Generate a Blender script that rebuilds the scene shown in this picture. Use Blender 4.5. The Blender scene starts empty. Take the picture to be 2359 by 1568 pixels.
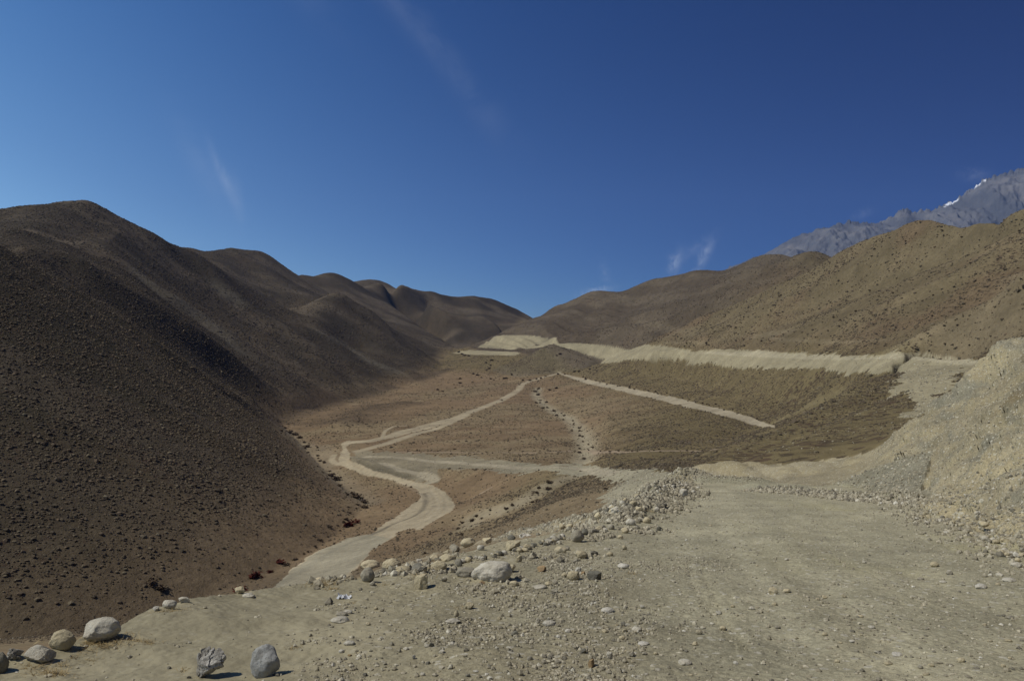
import bpy, math, random
import numpy as np
from mathutils import Vector
R = math.radians
rng = np.random.default_rng(7)
random.seed(7)
SC = bpy.context.scene
COL = SC.collection

# ------------------------------------------------------------------ camera
F = 1800.0                       # focal length in the units of the tracing sheet (2359 x 1568)
CX, CY = 1179.5, 784.0
cd = bpy.data.cameras.new('camera')
cam = bpy.data.objects.new('camera', cd); COL.objects.link(cam)
cd.sensor_width = 36.0; cd.lens = 36.0 * F / 2359.0
cd.clip_start = 0.1; cd.clip_end = 40000
cam.location = (0, 0, 0); cam.rotation_euler = (R(90), 0, 0)
SC.camera = cam

# ------------------------------------------------------------------ light
SUN_EL, SUN_AZ = 53.0, -102.0     # azimuth measured from the view direction (+Y), negative = left
w = bpy.data.worlds.new('World'); SC.world = w; w.use_nodes = True
nt = w.node_tree; bg = nt.nodes['Background']
sky = nt.nodes.new('ShaderNodeTexSky'); sky.sky_type = 'NISHITA'; sky.sun_disc = False
sky.sun_elevation = R(SUN_EL); sky.sun_rotation = R(SUN_AZ)
sky.altitude = 3600; sky.air_density = 1.0; sky.dust_density = 0.25; sky.ozone_density = 4.0
def N(t, kind, **kw):
    n = t.nodes.new(kind)
    for k, v in kw.items():
        if k.startswith('i_'):
            n.inputs[k[2:].replace('_', ' ')].default_value = v
        else: setattr(n, k, v)
    return n
# clear high-altitude air: deeper blue away from the sun than the sky model gives
SKY_FIT = ((-0.27, -2.45, -1.9), (-0.005, -1.93, -0.70), (0.265, -1.20, 0.02))      # per channel: log gain = a + b*x + c*z
def sky_gain():
    tcs = N(nt, 'ShaderNodeTexCoord'); sx = N(nt, 'ShaderNodeSeparateXYZ'); nt.links.new(tcs.outputs['Generated'], sx.inputs[0])
    def m(op, *a):
        n = N(nt, 'ShaderNodeMath', operation=op)
        for i, q in enumerate(a):
            if isinstance(q, (int, float)): n.inputs[i].default_value = q
            else: nt.links.new(q, n.inputs[i])
        return n.outputs[0]
    x = m('MINIMUM', m('MAXIMUM', sx.outputs[0], -.62), .62); z = m('MINIMUM', m('MAXIMUM', sx.outputs[2], 0.0), .42)
    cb = N(nt, 'ShaderNodeCombineXYZ')
    for i, (a, b, c) in enumerate(SKY_FIT):
        nt.links.new(m('EXPONENT', m('ADD', m('ADD', m('MULTIPLY', x, b), m('MULTIPLY', z, c)), a)), cb.inputs[i])
    mu = N(nt, 'ShaderNodeVectorMath', operation='MULTIPLY'); nt.links.new(sky.outputs[0], mu.inputs[0]); nt.links.new(cb.outputs[0], mu.inputs[1])
    return mu.outputs[0]
SKYOUT = sky_gain()
bg.inputs[1].default_value = 0.05
sl = bpy.data.lights.new('sun', 'SUN'); sl.energy = 3.5; sl.angle = R(0.5); sl.color = (1.0, 0.94, 0.83)
so = bpy.data.objects.new('sun', sl); COL.objects.link(so)
sd = Vector((math.sin(R(SUN_AZ)) * math.cos(R(SUN_EL)), math.cos(R(SUN_AZ)) * math.cos(R(SUN_EL)), math.sin(R(SUN_EL))))
so.rotation_euler = (-sd).to_track_quat('-Z', 'Y').to_euler()
SC.view_settings.view_transform = 'Standard'; SC.view_settings.look = 'None'
SC.view_settings.exposure = 0.0; SC.view_settings.gamma = 1.0
SC.cycles.max_bounces = 3; SC.cycles.diffuse_bounces = 2

# small clouds and faint pale streaks, given by direction in the sky
def dirv(px, py):
    v = Vector(((px - CX) / F, 1.0, (CY - py) / F)); return v.normalized()
def sky_wisps():
    tc = N(nt, 'ShaderNodeTexCoord')
    out = SKYOUT
    # (pixel centre, half length, half width, angle, strength, noise scale, lacy)
    wisps = [((1556, 604), .015, .0065, 70, .40, 60), ((1624, 590), .021, .0052, 62, .34, 70), ((1375, 671), .018, .0045, 12, .40, 80),
             ((1392, 626), .012, .005, 110, .14, 80), ((1601, 575), .02, .006, 40, .10, 70), ((1990, 493), .010, .004, 20, .12, 90), ((2245, 404), .012, .006, 0, .14, 90),
             ((960, 70), .13, .013, -47, .06, 9), ((1065, 195), .07, .014, -58, .065, 9), ((520, 418), .030, .0055, -66, .34, 14), ((470, 400), .055, .014, -60, .07, 12), ((548, 470), .03, .006, -80, .10, 12), ((720, 10), .06, .018, -40, .03, 9)]
    for (c, L, W, a, s, ns) in wisps:
        d = dirv(*c); a = R(a)
        ex = Vector((math.cos(a), 0, math.sin(a))); ex = (ex - d * ex.dot(d)).normalized(); ez = d.cross(ex).normalized()
        def dot(v):
            n = N(nt, 'ShaderNodeVectorMath', operation='DOT_PRODUCT'); nt.links.new(tc.outputs['Generated'], n.inputs[0]); n.inputs[1].default_value = v; return n.outputs['Value']
        def m(op, x, y=None, clamp=False):
            n = N(nt, 'ShaderNodeMath', operation=op, use_clamp=clamp)
            for i, q in enumerate((x, y)):
                if q is None: continue
                if isinstance(q, (int, float)): n.inputs[i].default_value = q
                else: nt.links.new(q, n.inputs[i])
            return n.outputs[0]
        nz = N(nt, 'ShaderNodeTexNoise', i_Scale=ns, i_Detail=6, i_Roughness=.62, i_Distortion=1.2); nt.links.new(tc.outputs['Generated'], nz.inputs['Vector'])
        wob = m('MULTIPLY', m('SUBTRACT', nz.outputs[0], .5), W * 2.2)
        x = m('DIVIDE', m('ADD', dot(ex), wob), L); y = m('DIVIDE', m('ADD', dot(ez), wob), W)
        r = m('ADD', m('MULTIPLY', x, x), m('MULTIPLY', y, y))
        g = m('POWER', 2.718, m('MULTIPLY', r, -1.0))
        k = m('MULTIPLY', g, m('MULTIPLY', m('SUBTRACT', nz.outputs[0], .30), 2.6 * s, True), True)
        front = m('GREATER_THAN', dot(d), 0.5)
        mx = N(nt, 'ShaderNodeMix', data_type='RGBA'); nt.links.new(m('MULTIPLY', k, front), mx.inputs['Factor'])
        nt.links.new(out, mx.inputs['A']); mx.inputs['B'].default_value = (12, 13.5, 16, 1)
        out = mx.outputs['Result']
    nt.links.new(out, bg.inputs[0])
sky_wisps()

# ------------------------------------------------------------------ helpers
def tag(o, label=None, cat=None, group=None, kind=None):
    for k, v in (('label', label), ('category', cat), ('group', group), ('kind', kind)):
        if v: o[k] = v
    return o
def make_mesh(name, V, Fc, mat=None, smooth=True, normals=None):
    me = bpy.data.meshes.new(name)
    V = np.ascontiguousarray(V, dtype=np.float32); Fc = np.ascontiguousarray(Fc, dtype=np.int32)
    k = Fc.shape[1]
    me.vertices.add(len(V)); me.vertices.foreach_set('co', V.ravel())
    me.loops.add(Fc.size); me.loops.foreach_set('vertex_index', Fc.ravel())
    me.polygons.add(len(Fc)); me.polygons.foreach_set('loop_start', np.arange(0, Fc.size, k, dtype=np.int32))
    me.update(calc_edges=True)
    me.polygons.foreach_set('use_smooth', np.full(len(Fc), smooth, dtype=bool))
    if mat: me.materials.append(mat)
    if normals is not None: me.normals_split_custom_set_from_vertices(normals.tolist())
    o = bpy.data.objects.new(name, me); COL.objects.link(o)
    return o
def add_color(me, name, C4):
    a = me.color_attributes.new(name, 'FLOAT_COLOR', 'POINT')
    a.data.foreach_set('color', np.ascontiguousarray(C4, dtype=np.float32).ravel())

def _h(ix, iy, seed):
    n = (ix.astype(np.int64) * 374761393 + iy.astype(np.int64) * 668265263 + seed * 1442695041) & 0xffffffff
    n = ((n ^ (n >> 13)) * 1274126177) & 0xffffffff
    return ((n ^ (n >> 16)) & 0xffff).astype(np.float32) / 65535.0
def vnoise(x, y, seed=0):
    ix = np.floor(x); iy = np.floor(y); fx = (x - ix).astype(np.float32); fy = (y - iy).astype(np.float32)
    ix = ix.astype(np.int64); iy = iy.astype(np.int64)
    fx = fx * fx * fx * (fx * (fx * 6 - 15) + 10); fy = fy * fy * fy * (fy * (fy * 6 - 15) + 10)
    a = _h(ix, iy, seed); b = _h(ix + 1, iy, seed); c = _h(ix, iy + 1, seed); d = _h(ix + 1, iy + 1, seed)
    return (a + (b - a) * fx) * (1 - fy) + (c + (d - c) * fx) * fy - 0.5
def fbm(x, y, scale, oct=4, seed=0, gain=.5):
    s = 0; a = 1.0; f = 1.0 / scale
    for i in range(oct):
        c, q = math.cos(i * 1.1 + seed), math.sin(i * 1.1 + seed)
        s = s + a * vnoise((x * c - y * q) * f + 17.3 * i, (x * q + y * c) * f - 9.1 * i, seed * 31 + i); a *= gain; f *= 2.03
    return s * 2
def sstep(a, b, x):
    t = np.clip((x - a) / (b - a), 0, 1); return t * t * (3 - 2 * t)

# ------------------------------------------------------------------ terrain: lines traced on the ground, each point (px, py, depth)
def crm(pts, n=24):
    """Catmull-Rom through points (last column = depth, interpolated in log)."""
    P = np.array(pts, float); P[:, -1] = np.log(P[:, -1])
    Q = np.vstack([2 * P[0] - P[1], P, 2 * P[-1] - P[-2]]); out = []
    for i in range(1, len(Q) - 2):
        t = np.linspace(0, 1, n, endpoint=False)[:, None]
        p0, p1, p2, p3 = Q[i - 1], Q[i], Q[i + 1], Q[i + 2]
        m1 = (p2 - p0) * .4; m2 = (p3 - p1) * .4
        out.append((2 * t**3 - 3 * t**2 + 1) * p1 + (t**3 - 2 * t**2 + t) * m1 + (-2 * t**3 + 3 * t**2) * p2 + (t**3 - t**2) * m2)
    out = np.vstack(out + [P[-1:]]); out[:, -1] = np.exp(out[:, -1]); return out
LINES = []                                # arrays of (u, d, z)
def line(pts, back=None, n=24):
    c = crm(pts, n); u = (c[:, 0] - CX) / F; v = (CY - c[:, 1]) / F; d = c[:, 2]
    LINES.append(np.c_[u, d, v * d])
    if back:
        for (k, drop) in back: LINES.append(np.c_[u, d * (1 + k), v * d - drop])
def platz(d): return -1.62 - 0.14 * d
def plat_d(py): v = (CY - py) / F; return 1.62 / (-v - .14)

# --- left hills
line([(-700, 180, 185), (-300, 400, 200), (0, 565, 228), (48, 590, 234), (154, 660, 250), (312, 756, 276), (470, 868, 304), (560, 924, 320), (625, 965, 334)], back=[(.12, 1.5)])
line([(-300, 600, 290), (0, 590, 300), (48, 587, 330), (130, 575, 400), (235, 568, 470), (334, 631, 496), (425, 686, 512), (517, 734, 524), (591, 770, 528), (701, 826, 530), (806, 870, 535), (855, 895, 537)])
line([(200, 616, 354), (300, 661, 381), (400, 732, 398), (500, 787, 414), (600, 839, 429), (700, 879, 464)])
line([(470, 718, 545), (517, 745, 548), (591, 785, 546), (701, 840, 545), (806, 884, 550)])
line([(235, 568, 470), (290, 553, 520), (331, 532, 583)])
line([(-700, 560, 420), (-300, 510, 520), (0, 485, 530), (80, 478, 540), (130, 475, 550), (195, 466, 560), (230, 472, 568), (300, 510, 580), (370, 550, 592), (400, 567, 598), (450, 600, 606), (515, 635, 616), (551, 655, 622), (590, 678, 627), (612, 690, 630), (680, 723, 638), (753, 767, 648), (806, 796, 655), (860, 830, 664), (900, 852, 672)])
line([(-300, 560, 580), (0, 540, 600), (195, 530, 620), (300, 560, 640), (400, 590, 655), (500, 645, 668), (600, 705, 674), (680, 738, 676), (753, 782, 680), (830, 830, 688)])
line([(130, 475, 550), (200, 520, 530), (290, 553, 520)])
line([(640, 722, 716), (684, 712, 720), (740, 698, 726), (789, 690, 732), (846, 719, 740), (893, 751, 748), (941, 792, 756), (989, 830, 764), (1010, 845, 768)], back=[(.06, 3)])
line([(300, 560, 810), (400, 567, 820), (440, 572, 832), (480, 583, 850), (530, 578, 880), (575, 582, 892), (610, 588, 900), (662, 620, 908), (728, 658, 916), (782, 690, 922), (850, 730, 930)], back=[(.08, 9)])
line([(690, 628, 1060), (728, 637, 1075), (773, 630, 1085), (814, 647, 1090), (862, 681, 1085), (890, 693, 1080), (925, 719, 1065), (973, 754, 1030), (1020, 782, 970), (1050, 803, 900)], back=[(.08, 8)])
line([(780, 660, 1150), (814, 647, 1200), (846, 639, 1210), (871, 643, 1220), (900, 655, 1230)], back=[(.1, 10)])
line([(845, 655, 1160), (868, 645, 1160), (893, 639, 1165), (912, 647, 1160), (957, 665, 1180), (989, 673, 1190), (1011, 678, 1195), (1039, 682, 1205), (1084, 684, 1220), (1122, 684, 1230), (1147, 692, 1240), (1195, 714, 1260), (1230, 730, 1280), (1300, 770, 1320)], back=[(.15, 60)])
line([(985, 690, 1130), (1025, 728, 1080), (1060, 728, 1085), (1084, 727, 1090), (1116, 732, 1090), (1140, 748, 1070), (1165, 770, 1050)], back=[(.04, 14)])

# --- far edge
LINES.append(np.c_[np.linspace(-1.2, -.05, 300), np.full(300, 2300.), np.full(300, 0.)])
LINES.append(np.c_[np.linspace(-.05, 1.2, 300), np.full(300, 2300.), np.linspace(0, 120, 300)])
# --- right hills
line([(1060, 804, 850), (1100, 790, 880), (1160, 763, 930), (1190, 749, 960), (1231, 731, 990), (1300, 697, 985), (1350, 679, 970), (1374, 676, 960), (1410, 676, 945), (1440, 671, 930), (1530, 640, 890), (1570, 632, 870), (1612, 619, 850), (1640, 622, 840), (1670, 622, 830), (1730, 602, 810), (1785, 583, 795), (1830, 590, 780), (1900, 620, 770)], back=[(.12, 40)])
line([(1374, 676, 960), (1400, 690, 920), (1450, 712, 870), (1520, 705, 790), (1580, 690, 740)])
line([(1260, 790, 770), (1290, 775, 765), (1342, 759, 735), (1428, 737, 700), (1485, 718, 680), (1549, 702, 660), (1628, 673, 635), (1739, 625, 600), (1803, 600, 580), (1845, 582, 565), (1866, 577, 558), (1900, 585, 553), (1930, 600, 550)], back=[(.07, 20)])
line([(1342, 849, 590), (1400, 829, 565), (1438, 809, 545), (1485, 793, 525), (1533, 766, 510), (1596, 737, 492), (1692, 696, 462), (1755, 673, 440), (1818, 639, 415), (1900, 604, 388), (1960, 572, 365), (2020, 537, 345), (2080, 511, 328), (2140, 505, 312), (2200, 503, 295), (2240, 500, 285), (2300, 490, 268), (2359, 478, 255), (2550, 430, 235), (2900, 380, 220)], back=[(.08, 18)])
line([(1170, 850, 612), (1200, 828, 630), (1247, 800, 650), (1273, 789, 655), (1300, 800, 640), (1345, 815, 622), (1380, 829, 600)], back=[(.05, 8)])
# ribs on the big right hill
line([(1700, 790, 330), (1723, 779, 335), (1833, 735, 325), (1943, 687, 305), (2053, 643, 285), (2145, 605, 268), (2237, 573, 254), (2359, 518, 236)], back=[(.045, 6)])
line([(2000, 812, 180), (2090, 783, 168), (2163, 757, 162), (2255, 720, 155), (2310, 683, 150), (2359, 636, 146), (2500, 560, 140)], back=[(.09, 3)])
# upper road bench (roughly level) : cut top and fill toe
line([(1438, 812, 520), (1533, 812, 440), (1600, 820, 385), (1700, 828, 320), (1800, 832, 265), (1900, 834, 215), (2000, 836, 172), (2100, 838, 142), (2240, 845, 120), (2500, 850, 110)])
line([(1500, 800, 450), (1600, 812, 395), (1700, 812, 332), (1800, 815, 276), (1900, 818, 226), (2000, 815, 182), (2100, 815, 152), (2240, 828, 127), (2500, 800, 118)])
# middle track
line([(1279, 860, 605), (1342, 876, 520), (1406, 892, 430), (1501, 914, 345), (1596, 936, 275), (1692, 958, 220), (1790, 986, 180), (1900, 1000, 170)])
# slope between middle track and bench
line([(1450, 855, 480), (1600, 880, 360), (1750, 920, 240), (1850, 945, 190)])
# near spur carrying dark scrub
line([(1540, 1090, 60), (1600, 1068, 66), (1640, 1052, 71), (1700, 1028, 78), (1794, 984, 92), (1870, 942, 104), (1963, 892, 118), (2020, 872, 128), (2080, 862, 134), (2140, 850, 136), (2240, 845, 120)], back=[(.14, 5)])
line([(1700, 1050, 58), (1800, 1030, 66), (1900, 990, 74), (2000, 950, 82), (2100, 900, 90), (2200, 868, 96)])
# valley: track, floor, gullies
line([(500, 1400, 92), (640, 1350, 101), (700, 1313, 110), (760, 1280, 119), (850, 1238, 133), (930, 1190, 150), (1000, 1150, 167), (985, 1125, 180), (900, 1098, 200), (820, 1076, 220), (790, 1056, 236), (795, 1030, 258), (830, 1020, 268), (900, 1005, 286), (1000, 978, 328), (1080, 948, 380), (1155, 921, 440), (1190, 902, 490), (1210, 882, 545), (1279, 860, 605)])
line([(-300, 1560, 76), (0, 1505, 82), (300, 1430, 93), (500, 1364, 104), (600, 1328, 112), (720, 1272, 129), (790, 1215, 149), (845, 1165, 171), (800, 1130, 192), (740, 1075, 229), (680, 1012, 296), (643, 976, 345), (700, 952, 398), (760, 935, 440), (870, 905, 520), (960, 880, 600), (1010, 852, 700), (1052, 808, 860), (1100, 800, 940), (1165, 772, 1020), (1215, 745, 1150), (1240, 735, 1350)])
line([(1240, 895, 520), (1250, 925, 440), (1290, 955, 370), (1325, 978, 310), (1345, 1010, 250), (1350, 1040, 200), (1345, 1066, 172)])
line([(900, 930, 460), (1000, 905, 520), (1100, 880, 590), (1200, 866, 640)])
line([(1500, 980, 230), (1500, 1040, 150), (1450, 1060, 130)])
line([(1400, 950, 300), (1420, 1000, 215)])
# road beyond the bend going down to the valley floor: cut top and toe
line([(837, 1038, 246), (906, 1041, 238), (1006, 1046, 222), (1138, 1058, 198), (1204, 1065, 184), (1325, 1069, 160), (1415, 1079, 122), (1527, 1081, 84), (1552, 1088, 70)])
line([(830, 1062, 226), (906, 1088, 204), (1006, 1084, 198), (1121, 1085, 180), (1200, 1093, 160), (1264, 1090, 150), (1340, 1098, 126), (1422, 1112, 94), (1500, 1100, 74)])
line([(1400, 1172, 54), (1440, 1142, 60), (1500, 1112, 66)])
line([(1090, 1235, 97), (1180, 1190, 108), (1300, 1150, 95), (1400, 1130, 80)])
line([(1050, 1165, 157), (1100, 1140, 160), (1180, 1118, 150), (1264, 1104, 140)])
line([(840, 1312, 98), (900, 1280, 106), (980, 1230, 122), (1060, 1200, 130)])
# --- near ground
EDGE = [(-900, 1610), (-400, 1566), (0, 1509), (130, 1492), (200, 1462), (270, 1443), (360, 1408), (450, 1381), (530, 1365), (610, 1353), (690, 1342), (760, 1334), (830, 1326), (950, 1304), (1080, 1268), (1220, 1238), (1380, 1206), (1460, 1172), (1530, 1130), (1600, 1112), (1745, 1109)]
CLIFF = [(1728, 1110), (1875, 1119), (1926, 1117), (2000, 1124), (2060, 1150), (2117, 1170), (2230, 1215), (2359, 1272), (2700, 1440), (3300, 1640)]
CLIFFD = [plat_d(p[1]) for p in CLIFF]
poly = [((px - CX) / F, plat_d(py)) for px, py in EDGE + CLIFF[1:]]
PLAT = poly + [(1.3, plat_d(1640)), (1.3, 1.0), (-1.3, 1.0), (-1.3, plat_d(1612))]
# cut bank beyond the bend, cliff and its ridge
line([(1552, 1090, 43), (1600, 1072, 43.5), (1650, 1062, 43.5), (1728, 1066, 43), (1783, 1076, 42.6), (1875, 1065, 41.5), (1948, 1060, 40.5), (2015, 1050, 39.5)])
line([(1540, 1104, 41), (1600, 1104, 41), (1728, 1108, 41)])
line([(1998, 1098, 37), (2006, 1070, 38), (2021, 1046, 39), (2040, 1017, 39), (2077, 987, 38.5), (2113, 962, 38), (2168, 921, 37), (2223, 870, 36.5), (2278, 818, 36), (2315, 790, 35.5), (2359, 779, 34.5), (2500, 760, 32), (2900, 700, 28)], back=[(.25, 1.2)])
line([(1926, 1112, 36), (2000, 1085, 34), (2080, 1055, 31.5), (2152, 1035, 29.5)])
line([(2113, 1150, 25.6), (2130, 1100, 27.2), (2152, 1035, 29.5), (2168, 985, 32)])
line([(2150, 1140, 24.5), (2260, 1080, 22.5), (2359, 1000, 20.5), (2600, 900, 17)])
line([(2200, 1020, 29), (2300, 930, 27), (2359, 880, 26), (2600, 760, 22)])

# ---- solve: smooth sheet through all lines, on a grid of (u, ln d)
S0, S1, U0, U1 = math.log(1.6), math.log(2300), -1.1, 1.1
def solve():
    levels = [32, 16, 8, 4, 2, 1]; ds = 0.0031; z = None
    def fine(l):
        q = np.c_[l[:, 0], np.log(l[:, 1]), l[:, 2]]; sg = np.hypot(np.diff(q[:, 0]), np.diff(q[:, 1])); c = np.r_[0, np.cumsum(sg)]
        n = max(2, int(c[-1] / (ds * .35))); t = np.linspace(0, c[-1], n)
        return np.c_[np.interp(t, c, q[:, 0]), np.exp(np.interp(t, c, q[:, 1])), np.interp(t, c, q[:, 2])]
    L = np.vstack([fine(l) for l in LINES])
    Lu, Ls, Lz = L[:, 0], np.log(L[:, 1]), L[:, 2]
    for lv in levels:
        h = ds * lv; nu = int(round((U1 - U0) / h)) + 1; ns = int(round((S1 - S0) / h)) + 1
        U = np.linspace(U0, U1, nu); S = np.linspace(S0, S1, ns)
        UU, SS = np.meshgrid(U, S)
        if z is None: z = platz(np.exp(SS)) * 0 - 20
        else:
            zi = np.empty((ns, pz.shape[1])); 
            for j in range(pz.shape[1]): zi[:, j] = np.interp(S, pS, pz[:, j])
            z = np.empty((ns, nu))
            for i in range(ns): z[i] = np.interp(U, pU, zi[i])
        fix = np.zeros((ns, nu)); cnt = np.zeros((ns, nu))
        gu = (Lu - U0) / (U1 - U0) * (nu - 1); gs = (Ls - S0) / (S1 - S0) * (ns - 1); iu = np.floor(gu).astype(int); isx = np.floor(gs).astype(int); fu = gu - iu; fs_ = gs - isx
        step_w = 1.0 / max(1.0, 40 / lv)
        for da, db, ww in ((0, 0, (1 - fs_) * (1 - fu)), (0, 1, (1 - fs_) * fu), (1, 0, fs_ * (1 - fu)), (1, 1, fs_ * fu)):
            a, b = isx + da, iu + db; ok = (b >= 0) & (b < nu) & (a >= 0) & (a < ns)
            np.add.at(fix, (a[ok], b[ok]), (Lz * ww)[ok]); np.add.at(cnt, (a[ok], b[ok]), ww[ok])
        m = cnt > 1e-6; val = np.where(m, fix / np.maximum(cnt, 1e-6), 0)
        dens = cnt / (np.percentile(cnt[m], 60) + 1e-9); wt = np.clip(dens, 0, 1) ** 1.5
        wt = np.where(wt > .8, 1.0, wt * .8)
        pm = inpoly(UU, SS, [(a, math.log(b)) for a, b in PLAT])
        val = np.where(pm, platz(np.exp(SS)), val); wt = np.where(pm, 1.0, wt)
        for it in range({32: 600, 16: 400, 8: 300, 4: 220, 2: 160, 1: 90}[lv]):
            zp = np.pad(z, 1, mode='edge')
            z = (zp[:-2, 1:-1] + zp[2:, 1:-1] + zp[1:-1, :-2] + zp[1:-1, 2:]) * .25
            z = z * (1 - wt) + val * wt
        pz, pS, pU = z, S, U
    # rounding of the creases
    for it in range(4):
        zp = np.pad(z, 1, mode='edge'); zb = (zp[:-2, 1:-1] + zp[2:, 1:-1] + zp[1:-1, :-2] + zp[1:-1, 2:]) * .25
        z = z * .4 + zb * .6
    # loose slopes steeper than their angle of rest slump
    ee = np.exp(S)[:, None]; lim = np.tan(R(33))
    for it in range(140):
        gs_ = np.gradient(z, axis=0) / (ee * h); gu_ = np.gradient(z, axis=1) / (ee * h); sl = np.hypot(gs_ - gu_ * U[None, :], gu_)
        k = np.clip((sl - lim) / .2, 0, 1) * (ee > 110) * (ee < 620) * (UU < -.12)
        zp = np.pad(z, 2, mode='edge'); zb = (zp[:-4, 2:-2] + zp[4:, 2:-2] + zp[2:-2, :-4] + zp[2:-2, 4:]) * .25
        z = z + (zb - z) * k * .8
    return z, S, U
def inpoly(X, Y, P):
    inside = np.zeros(X.shape, bool); n = len(P)
    xmin, xmax = min(p[0] for p in P), max(p[0] for p in P); ymin, ymax = min(p[1] for p in P), max(p[1] for p in P)
    bb = (X >= xmin) & (X <= xmax) & (Y >= ymin) & (Y <= ymax)
    x, y = X[bb], Y[bb]; r = np.zeros(x.shape, bool)
    for i in range(n):
        x1, y1 = P[i]; x2, y2 = P[(i + 1) % n]
        if y1 == y2: continue
        c = ((y1 > y) != (y2 > y)) & (x < (x2 - x1) * (y - y1) / (y2 - y1) + x1); r ^= c
    inside[bb] = r; return inside
Zc, Sc, Uc = solve()

# ---- the fine grid
Uin = np.linspace(-.70, .70, 1180)
Ug = np.concatenate([np.linspace(U0, -.70, 60, endpoint=False), Uin, np.linspace(.70, U1, 61)[1:]])
def rows(n=2200):
    s = np.linspace(S0, S1, 5000); ed = np.exp(s); cols = range(int(.18 * len(Uc)), int(.82 * len(Uc)), 6)
    wgt = np.zeros(len(s))
    for c in cols:
        v = np.interp(s, Sc, Zc[:, c]) / ed; mx = np.maximum.accumulate(v)
        dv = np.diff(mx, prepend=mx[0]); dv[0] = 0; wgt += dv
    wgt /= wgt.sum(); k = np.ones(61) / 61; wgt = np.convolve(wgt, k, 'same'); wgt /= wgt.sum()
    wgt = wgt + np.where((s > math.log(60)) & (s < math.log(1350)), .95, np.where(s > math.log(5.5), .3, .04)) / len(s); cdf = np.cumsum(wgt); cdf = (cdf - cdf[0]) / (cdf[-1] - cdf[0])
    return np.interp(np.linspace(0, 1, n), cdf, s)
Sg = rows()
Dg = np.exp(Sg); NR, NC = len(Sg), len(Ug)
def resample(z):
    a = np.empty((NR, z.shape[1]), np.float64)
    for j in range(z.shape[1]): a[:, j] = np.interp(Sg, Sc, z[:, j])
    b = np.empty((NR, NC))
    for i in range(NR): b[i] = np.interp(Ug, Uc, a[i])
    return b
Z = resample(Zc)
D = np.repeat(Dg[:, None], NC, 1); X = Ug[None, :] * D
def hit(px, py):
    """world point seen at a traced position"""
    u = (px - CX) / F; v = (CY - py) / F
    j = int(np.clip(np.searchsorted(Ug, u), 0, NC - 1)); vv = Z[:, j] / Dg
    i = int(np.argmax(vv >= v))
    if vv[i] < v: i = NR - 1
    if i > 0 and vv[i] != vv[i - 1]:
        t = np.clip((v - vv[i - 1]) / (vv[i] - vv[i - 1]), 0, 1); d = Dg[i - 1] + t * (Dg[i] - Dg[i - 1])
    else: d = Dg[i]
    return (u * d, d, v * d)
def zat(x, y):
    u = x / y; i = np.interp(y, Dg, np.arange(NR)); j = np.interp(u, Ug, np.arange(NC))
    i0 = np.clip(np.floor(i).astype(int), 0, NR - 2); j0 = np.clip(np.floor(j).astype(int), 0, NC - 2); a = i - i0; b = j - j0
    return (Z[i0, j0] * (1 - a) + Z[i0 + 1, j0] * a) * (1 - b) + (Z[i0, j0 + 1] * (1 - a) + Z[i0 + 1, j0 + 1] * a) * b
def dense2(pts, step):
    P = np.array(pts, float); out = [P[:1]]
    for a, b in zip(P[:-1], P[1:]):
        n = max(1, int(np.linalg.norm(b - a) / step)); t = (np.arange(n) + 1)[:, None] / n; out.append(a + (b - a) * t)
    return np.vstack(out)
def world_line(pix, smooth=True):
    P = [(a, b, 1.0) for a, b in pix]
    if smooth and len(P) > 2: P = crm(P, 10)[:, :2]
    else: P = dense2([p[:2] for p in P], 6)
    return np.array([hit(*p) for p in P])
def stamp(wl, width, fn, target, widths=None):
    """per point of a world line visit the cells within `width`: fn(dist, old) -> new"""
    step = width / 3
    P = dense2(np.c_[wl[:, :2], np.linspace(0, 1, len(wl))], step)
    for x, y, t in P:
        i0, i1 = np.searchsorted(Dg, [y - width, y + width]); 
        if i1 <= i0: continue
        j0, j1 = np.searchsorted(Ug, [(x - width) / y - .002, (x + width) / y + .002])
        sl = (slice(i0, i1), slice(j0, j1))
        dd = np.hypot(X[sl] - x, D[sl] - y)
        target[sl] = fn(dd, target[sl])
def rib(pix, width, height):
    g = np.zeros_like(Z); wl = world_line(pix)
    stamp(wl, width * 2.2, lambda d, o: np.maximum(o, np.exp(-(d / width) ** 2 * 1.0)), g)
    global Z_add; Z_add += g * height
def strip(pix, width, soft=.35, smooth=True):
    g = np.zeros_like(Z); wl = world_line(pix, smooth)
    stamp(wl, width * (1 + soft), lambda d, o: np.maximum(o, 1 - sstep(width * (.5 - soft / 2), width * (.5 + soft / 2), d)), g)
    return g
def region(pix, wob=0.0, wscale=10):
    """patch of ground whose outline was traced where it is seen; kept as a per-vertex mask on the ground itself"""
    vb = Z / D; vis = vb >= np.maximum.accumulate(vb, axis=0) - .0006
    pxs = CX + (Ug[None, :] + NOI_A * wob * .35 / D) * F; pys = CY - (vb + NOI_B * wob * .25 / D) * F
    return (inpoly(pxs + 0 * D, pys, [tuple(p[:2]) for p in pix]) & vis).astype(np.float32)
NOI_A = fbm(X, D, 4.0, 4, 3, .65); NOI_B = fbm(X, D, 4.0, 4, 9, .65)

Z_add = np.zeros_like(Z)

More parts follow.
